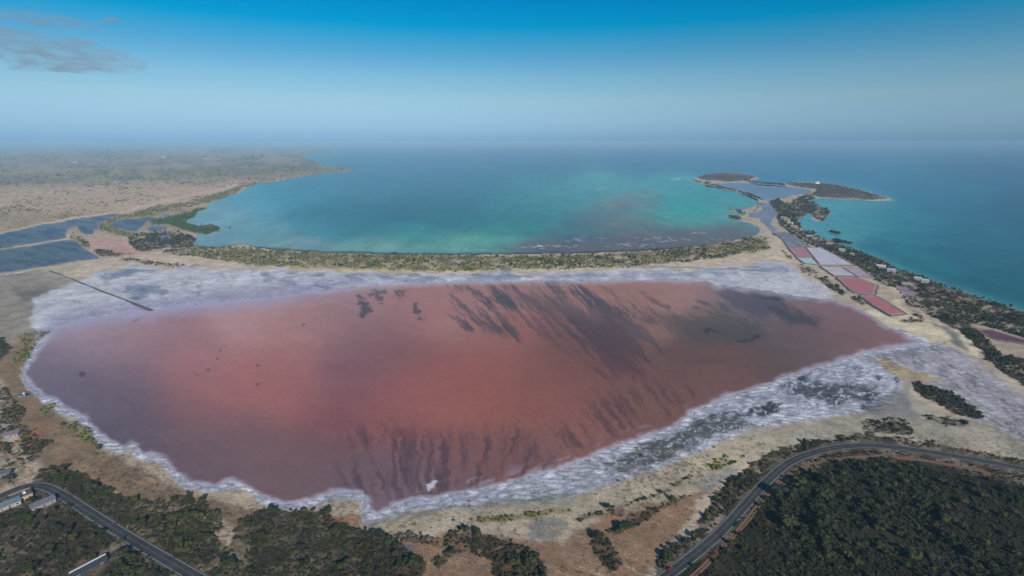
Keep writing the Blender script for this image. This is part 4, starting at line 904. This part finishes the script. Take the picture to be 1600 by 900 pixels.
# red car at the bottom of the right road
Lr = smooth_line(ROAD_R, 4); d_ = np.hypot(*(Lr - np.array([float(a) for a in unproj(1047, 896)])).T); i_ = int(d_.argmin()); tn = Lr[i_+1]-Lr[i_-1]; tn = tn/np.linalg.norm(tn)
pc_ = Lr[i_] + np.array([-tn[1], tn[0]])*1.7
def car(loc, rz, paint, lab):
    r = empty('parked_car', loc, rz); tag(r, lab, 'car')
    prof = [(-2.1,0.35),(-2.15,0.8),(-1.7,0.95),(-1.1,1.0),(1.15,0.95),(2.05,0.75),(2.1,0.35)]
    vs_ = [(x, s_*0.85, z) for s_ in (-1, 1) for x, z in prof]; n = len(prof)
    body = pydata('body', vs_, [tuple(range(n-1, -1, -1)), tuple(range(n, 2*n))]+[(i, (i+1) % n, n+(i+1) % n, n+i) for i in range(n)], paint, r)
    vs_ = [(x, s_*y, z) for x, y, z in ((-1.8,.74,.97),(-1.3,.62,1.42),(0.2,.62,1.44),(1.0,.74,.95)) for s_ in (-1, 1)]
    pydata('cabin_glass', vs_, [(0,2,3,1),(2,4,5,3),(4,6,7,5),(0,6,4,2),(1,3,5,7)], M_glass, r)
    box('roof_panel', (-1.25, -0.6, 1.425, 0.15, 0.6, 1.47), paint, r)
    for x in (-1.3, 1.3):
        for y in (-0.8, 0.8):
            v, f = cyl(0, 0, -0.1, 0.1, 0.33, 0.33, 12); v = [(a+x, c_+y, b_+0.33) for a, b_, c_ in v]
            wv = pydata('wheel', v, f, M('tyre_rubber', (0.02,0.02,0.02)), r)
    for y in (-0.6, 0.6): box('headlight', (2.02, y-0.18, 0.62, 2.12, y+0.18, 0.74), M_trim, r)
car((pc_[0], pc_[1], 1.25), math.atan2(tn[1], tn[0]), M('red_car_paint', (0.32,0.015,0.015), rough=0.35, spec=0.5), 'red car on the right road at the bottom edge')
# ------------------------------------------------------------------ whitecaps and surf: countless flecks of foam
def foam(name, rows, label):
    vs_, fs = [], []
    for u, v, L_, w_ in rows:
        p = pt(u, v); a = rng.normal(0, 0.15); dx, dy = math.cos(a), math.sin(a); k = len(vs_); n = 5
        for j in range(n+1):
            t = j/n*2-1; ww = w_*(1-t*t)*(0.6+0.4*random.random())+0.05; o_ = rng.normal(0, w_*0.3)
            vs_ += [(p.x+dx*t*L_-dy*(ww+o_), p.y+dy*t*L_+dx*(ww+o_), 0.12), (p.x+dx*t*L_+dy*(ww-o_), p.y+dy*t*L_-dx*(ww-o_), 0.12)]
            if j < n: q = k+2*j; fs.append((q+1, q+3, q+2, q))
    o = pydata(name, vs_, fs, M('sea_foam', (0.8,0.82,0.84), var=0.05), None); tag(o, label, 'surf', kind='stuff')
rows = []
for cu, cv, su, sv, n, L_ in ((862,385,18,1.2,20,7),(900,376,8,1,8,7),(1050,373,30,2,40,6),(1095,364,6,.8,8,8),(990,382,22,1.5,16,7),(845,384,4,.6,6,9),(710,389,14,.8,7,4),(742,390,14,1,8,5),(1120,375,20,2,10,4),(1160,362,12,2,6,4),(938,294.5,5,.5,9,22),(1060,280,7,1,16,24),(1078,277,5,.8,10,20),(1236,303.5,1.5,.2,3,12),(1355,357,0,0,0,5),(810,387,14,1.5,10,4),(930,371,20,2,10,4)):
    for _ in range(n):
        u = rng.normal(cu, su); v = rng.normal(cv, sv); rows.append((u, v, L_*rng.uniform(.4, 1.3), L_*rng.uniform(.18, .5)))
foam('surf_foam', rows, 'thin white flecks of breaking surf in the shallow brown bay water')
# surf line round the rocky island ends
rows = [(u, 312.6+(u-1350)*0.045+rng.normal(0, .25), rng.uniform(4, 9), rng.uniform(1.5, 3)) for u in rng.uniform(1345, 1398, 26)]
foam('shore_foam', rows, 'white foam and pale rock along the southern tip of the grey island')

# ------------------------------------------------------------------ clouds: thin drifting banks of vapour
def ray(u, v, d):
    x = (u-800)/F; y = (450-v)/F; return Vector((x*d, (CT+y*ST)*d, H+(-ST+y*CT)*d))
def cloud(u, v, wx, wy, wz, dens, sc, lab, rz=0.0, tilt=0.0, depth=9000):
    m = bpy.data.materials.new('cloud_vapour'); m.use_nodes = True; n = m.node_tree; n.nodes.remove(n.nodes['Principled BSDF'])
    pv = n.nodes.new('ShaderNodeVolumePrincipled'); pv.inputs['Color'].default_value = (0.95, 0.93, 0.95, 1); pv.inputs['Anisotropy'].default_value = 0.1
    tc = n.nodes.new('ShaderNodeTexCoord'); ln = n.nodes.new('ShaderNodeVectorMath'); ln.operation = 'LENGTH'
    n.links.new(tc.outputs['Object'], ln.inputs[0])
    mp = n.nodes.new('ShaderNodeMapping'); mp.inputs['Scale'].default_value = (sc*wx/1000, sc*wy/1000*1.6, sc*wz/1000*4); mp.inputs['Location'].default_value = (u*.13, v*.07, 0)
    n.links.new(tc.outputs['Object'], mp.inputs[0])
    t = noise(n, 1.0, 6, 0.7, mp.outputs[0]); t.inputs['Distortion'].default_value = 0.5
    m1 = n.nodes.new('ShaderNodeMath'); m1.operation = 'SUBTRACT'; n.links.new(t.outputs[0], m1.inputs[0])
    m2 = n.nodes.new('ShaderNodeMath'); m2.operation = 'MULTIPLY_ADD'; n.links.new(ln.outputs[0], m2.inputs[0]); m2.inputs[1].default_value = 0.36; m2.inputs[2].default_value = 0.30
    n.links.new(m2.outputs[0], m1.inputs[1])
    m3 = n.nodes.new('ShaderNodeMath'); m3.operation = 'MULTIPLY'; m3.use_clamp = True; n.links.new(m1.outputs[0], m3.inputs[0]); m3.inputs[1].default_value = 4
    m4 = n.nodes.new('ShaderNodeMath'); m4.operation = 'MULTIPLY'; n.links.new(m3.outputs[0], m4.inputs[0]); m4.inputs[1].default_value = dens
    n.links.new(m4.outputs[0], pv.inputs['Density']); n.links.new(pv.outputs[0], n.nodes['Material Output'].inputs['Volume'])
    bm = bmesh.new(); bmesh.ops.create_icosphere(bm, subdivisions=3, radius=1.0); me = bpy.data.meshes.new('cloud'); bm.to_mesh(me); bm.free()
    o = link('cloud', me, m); o.location = ray(u, v, depth); o.scale = (wx, wy, wz); o.rotation_euler = (0, tilt, rz); tag(o, lab, 'cloud')
for a in ((60,78,1750,900,330,0.0022,2.4,'largest grey blue cloud bank at the upper left of the sky',0.1,0.12),
          (70,32,1000,500,120,0.0022,2.2,'pale feathered cloud above the large grey cloud bank',0.1,0.10),
          (172,32,260,150,45,0.012,4.0,'small bright cloud puff right of the feathered cloud',0,0.0),
          (85,106,900,350,70,0.0028,2.4,'thin flat cloud streak under the large grey cloud bank',0,0.0),
          (378,100,420,250,50,0.0008,3.0,'faint cloud wisp in the hazy sky over the left plain',0,0.03),
          (330,108,220,150,35,0.0007,3.0,'fainter small wisp left of the other wisp over the plain',0,0.0)): cloud(*a)
# ------------------------------------------------------------------ haze: one closed box of thin air
v_, f_ = boxv(-92000, -5000, -4, 92000, 76000, 256)
hz = pydata('haze', v_, f_, None); hz['kind'] = 'stuff'
mh = bpy.data.materials.new('haze_air'); mh.use_nodes = True; n = mh.node_tree
n.nodes.remove(n.nodes['Principled BSDF']); pv = n.nodes.new('ShaderNodeVolumePrincipled')
pv.inputs['Color'].default_value = (0.46, 0.74, 0.95, 1); pv.inputs['Density'].default_value = 7.5e-5; pv.inputs['Anisotropy'].default_value = -0.2
n.links.new(pv.outputs[0], n.nodes['Material Output'].inputs['Volume']); hz.data.materials.append(mh)
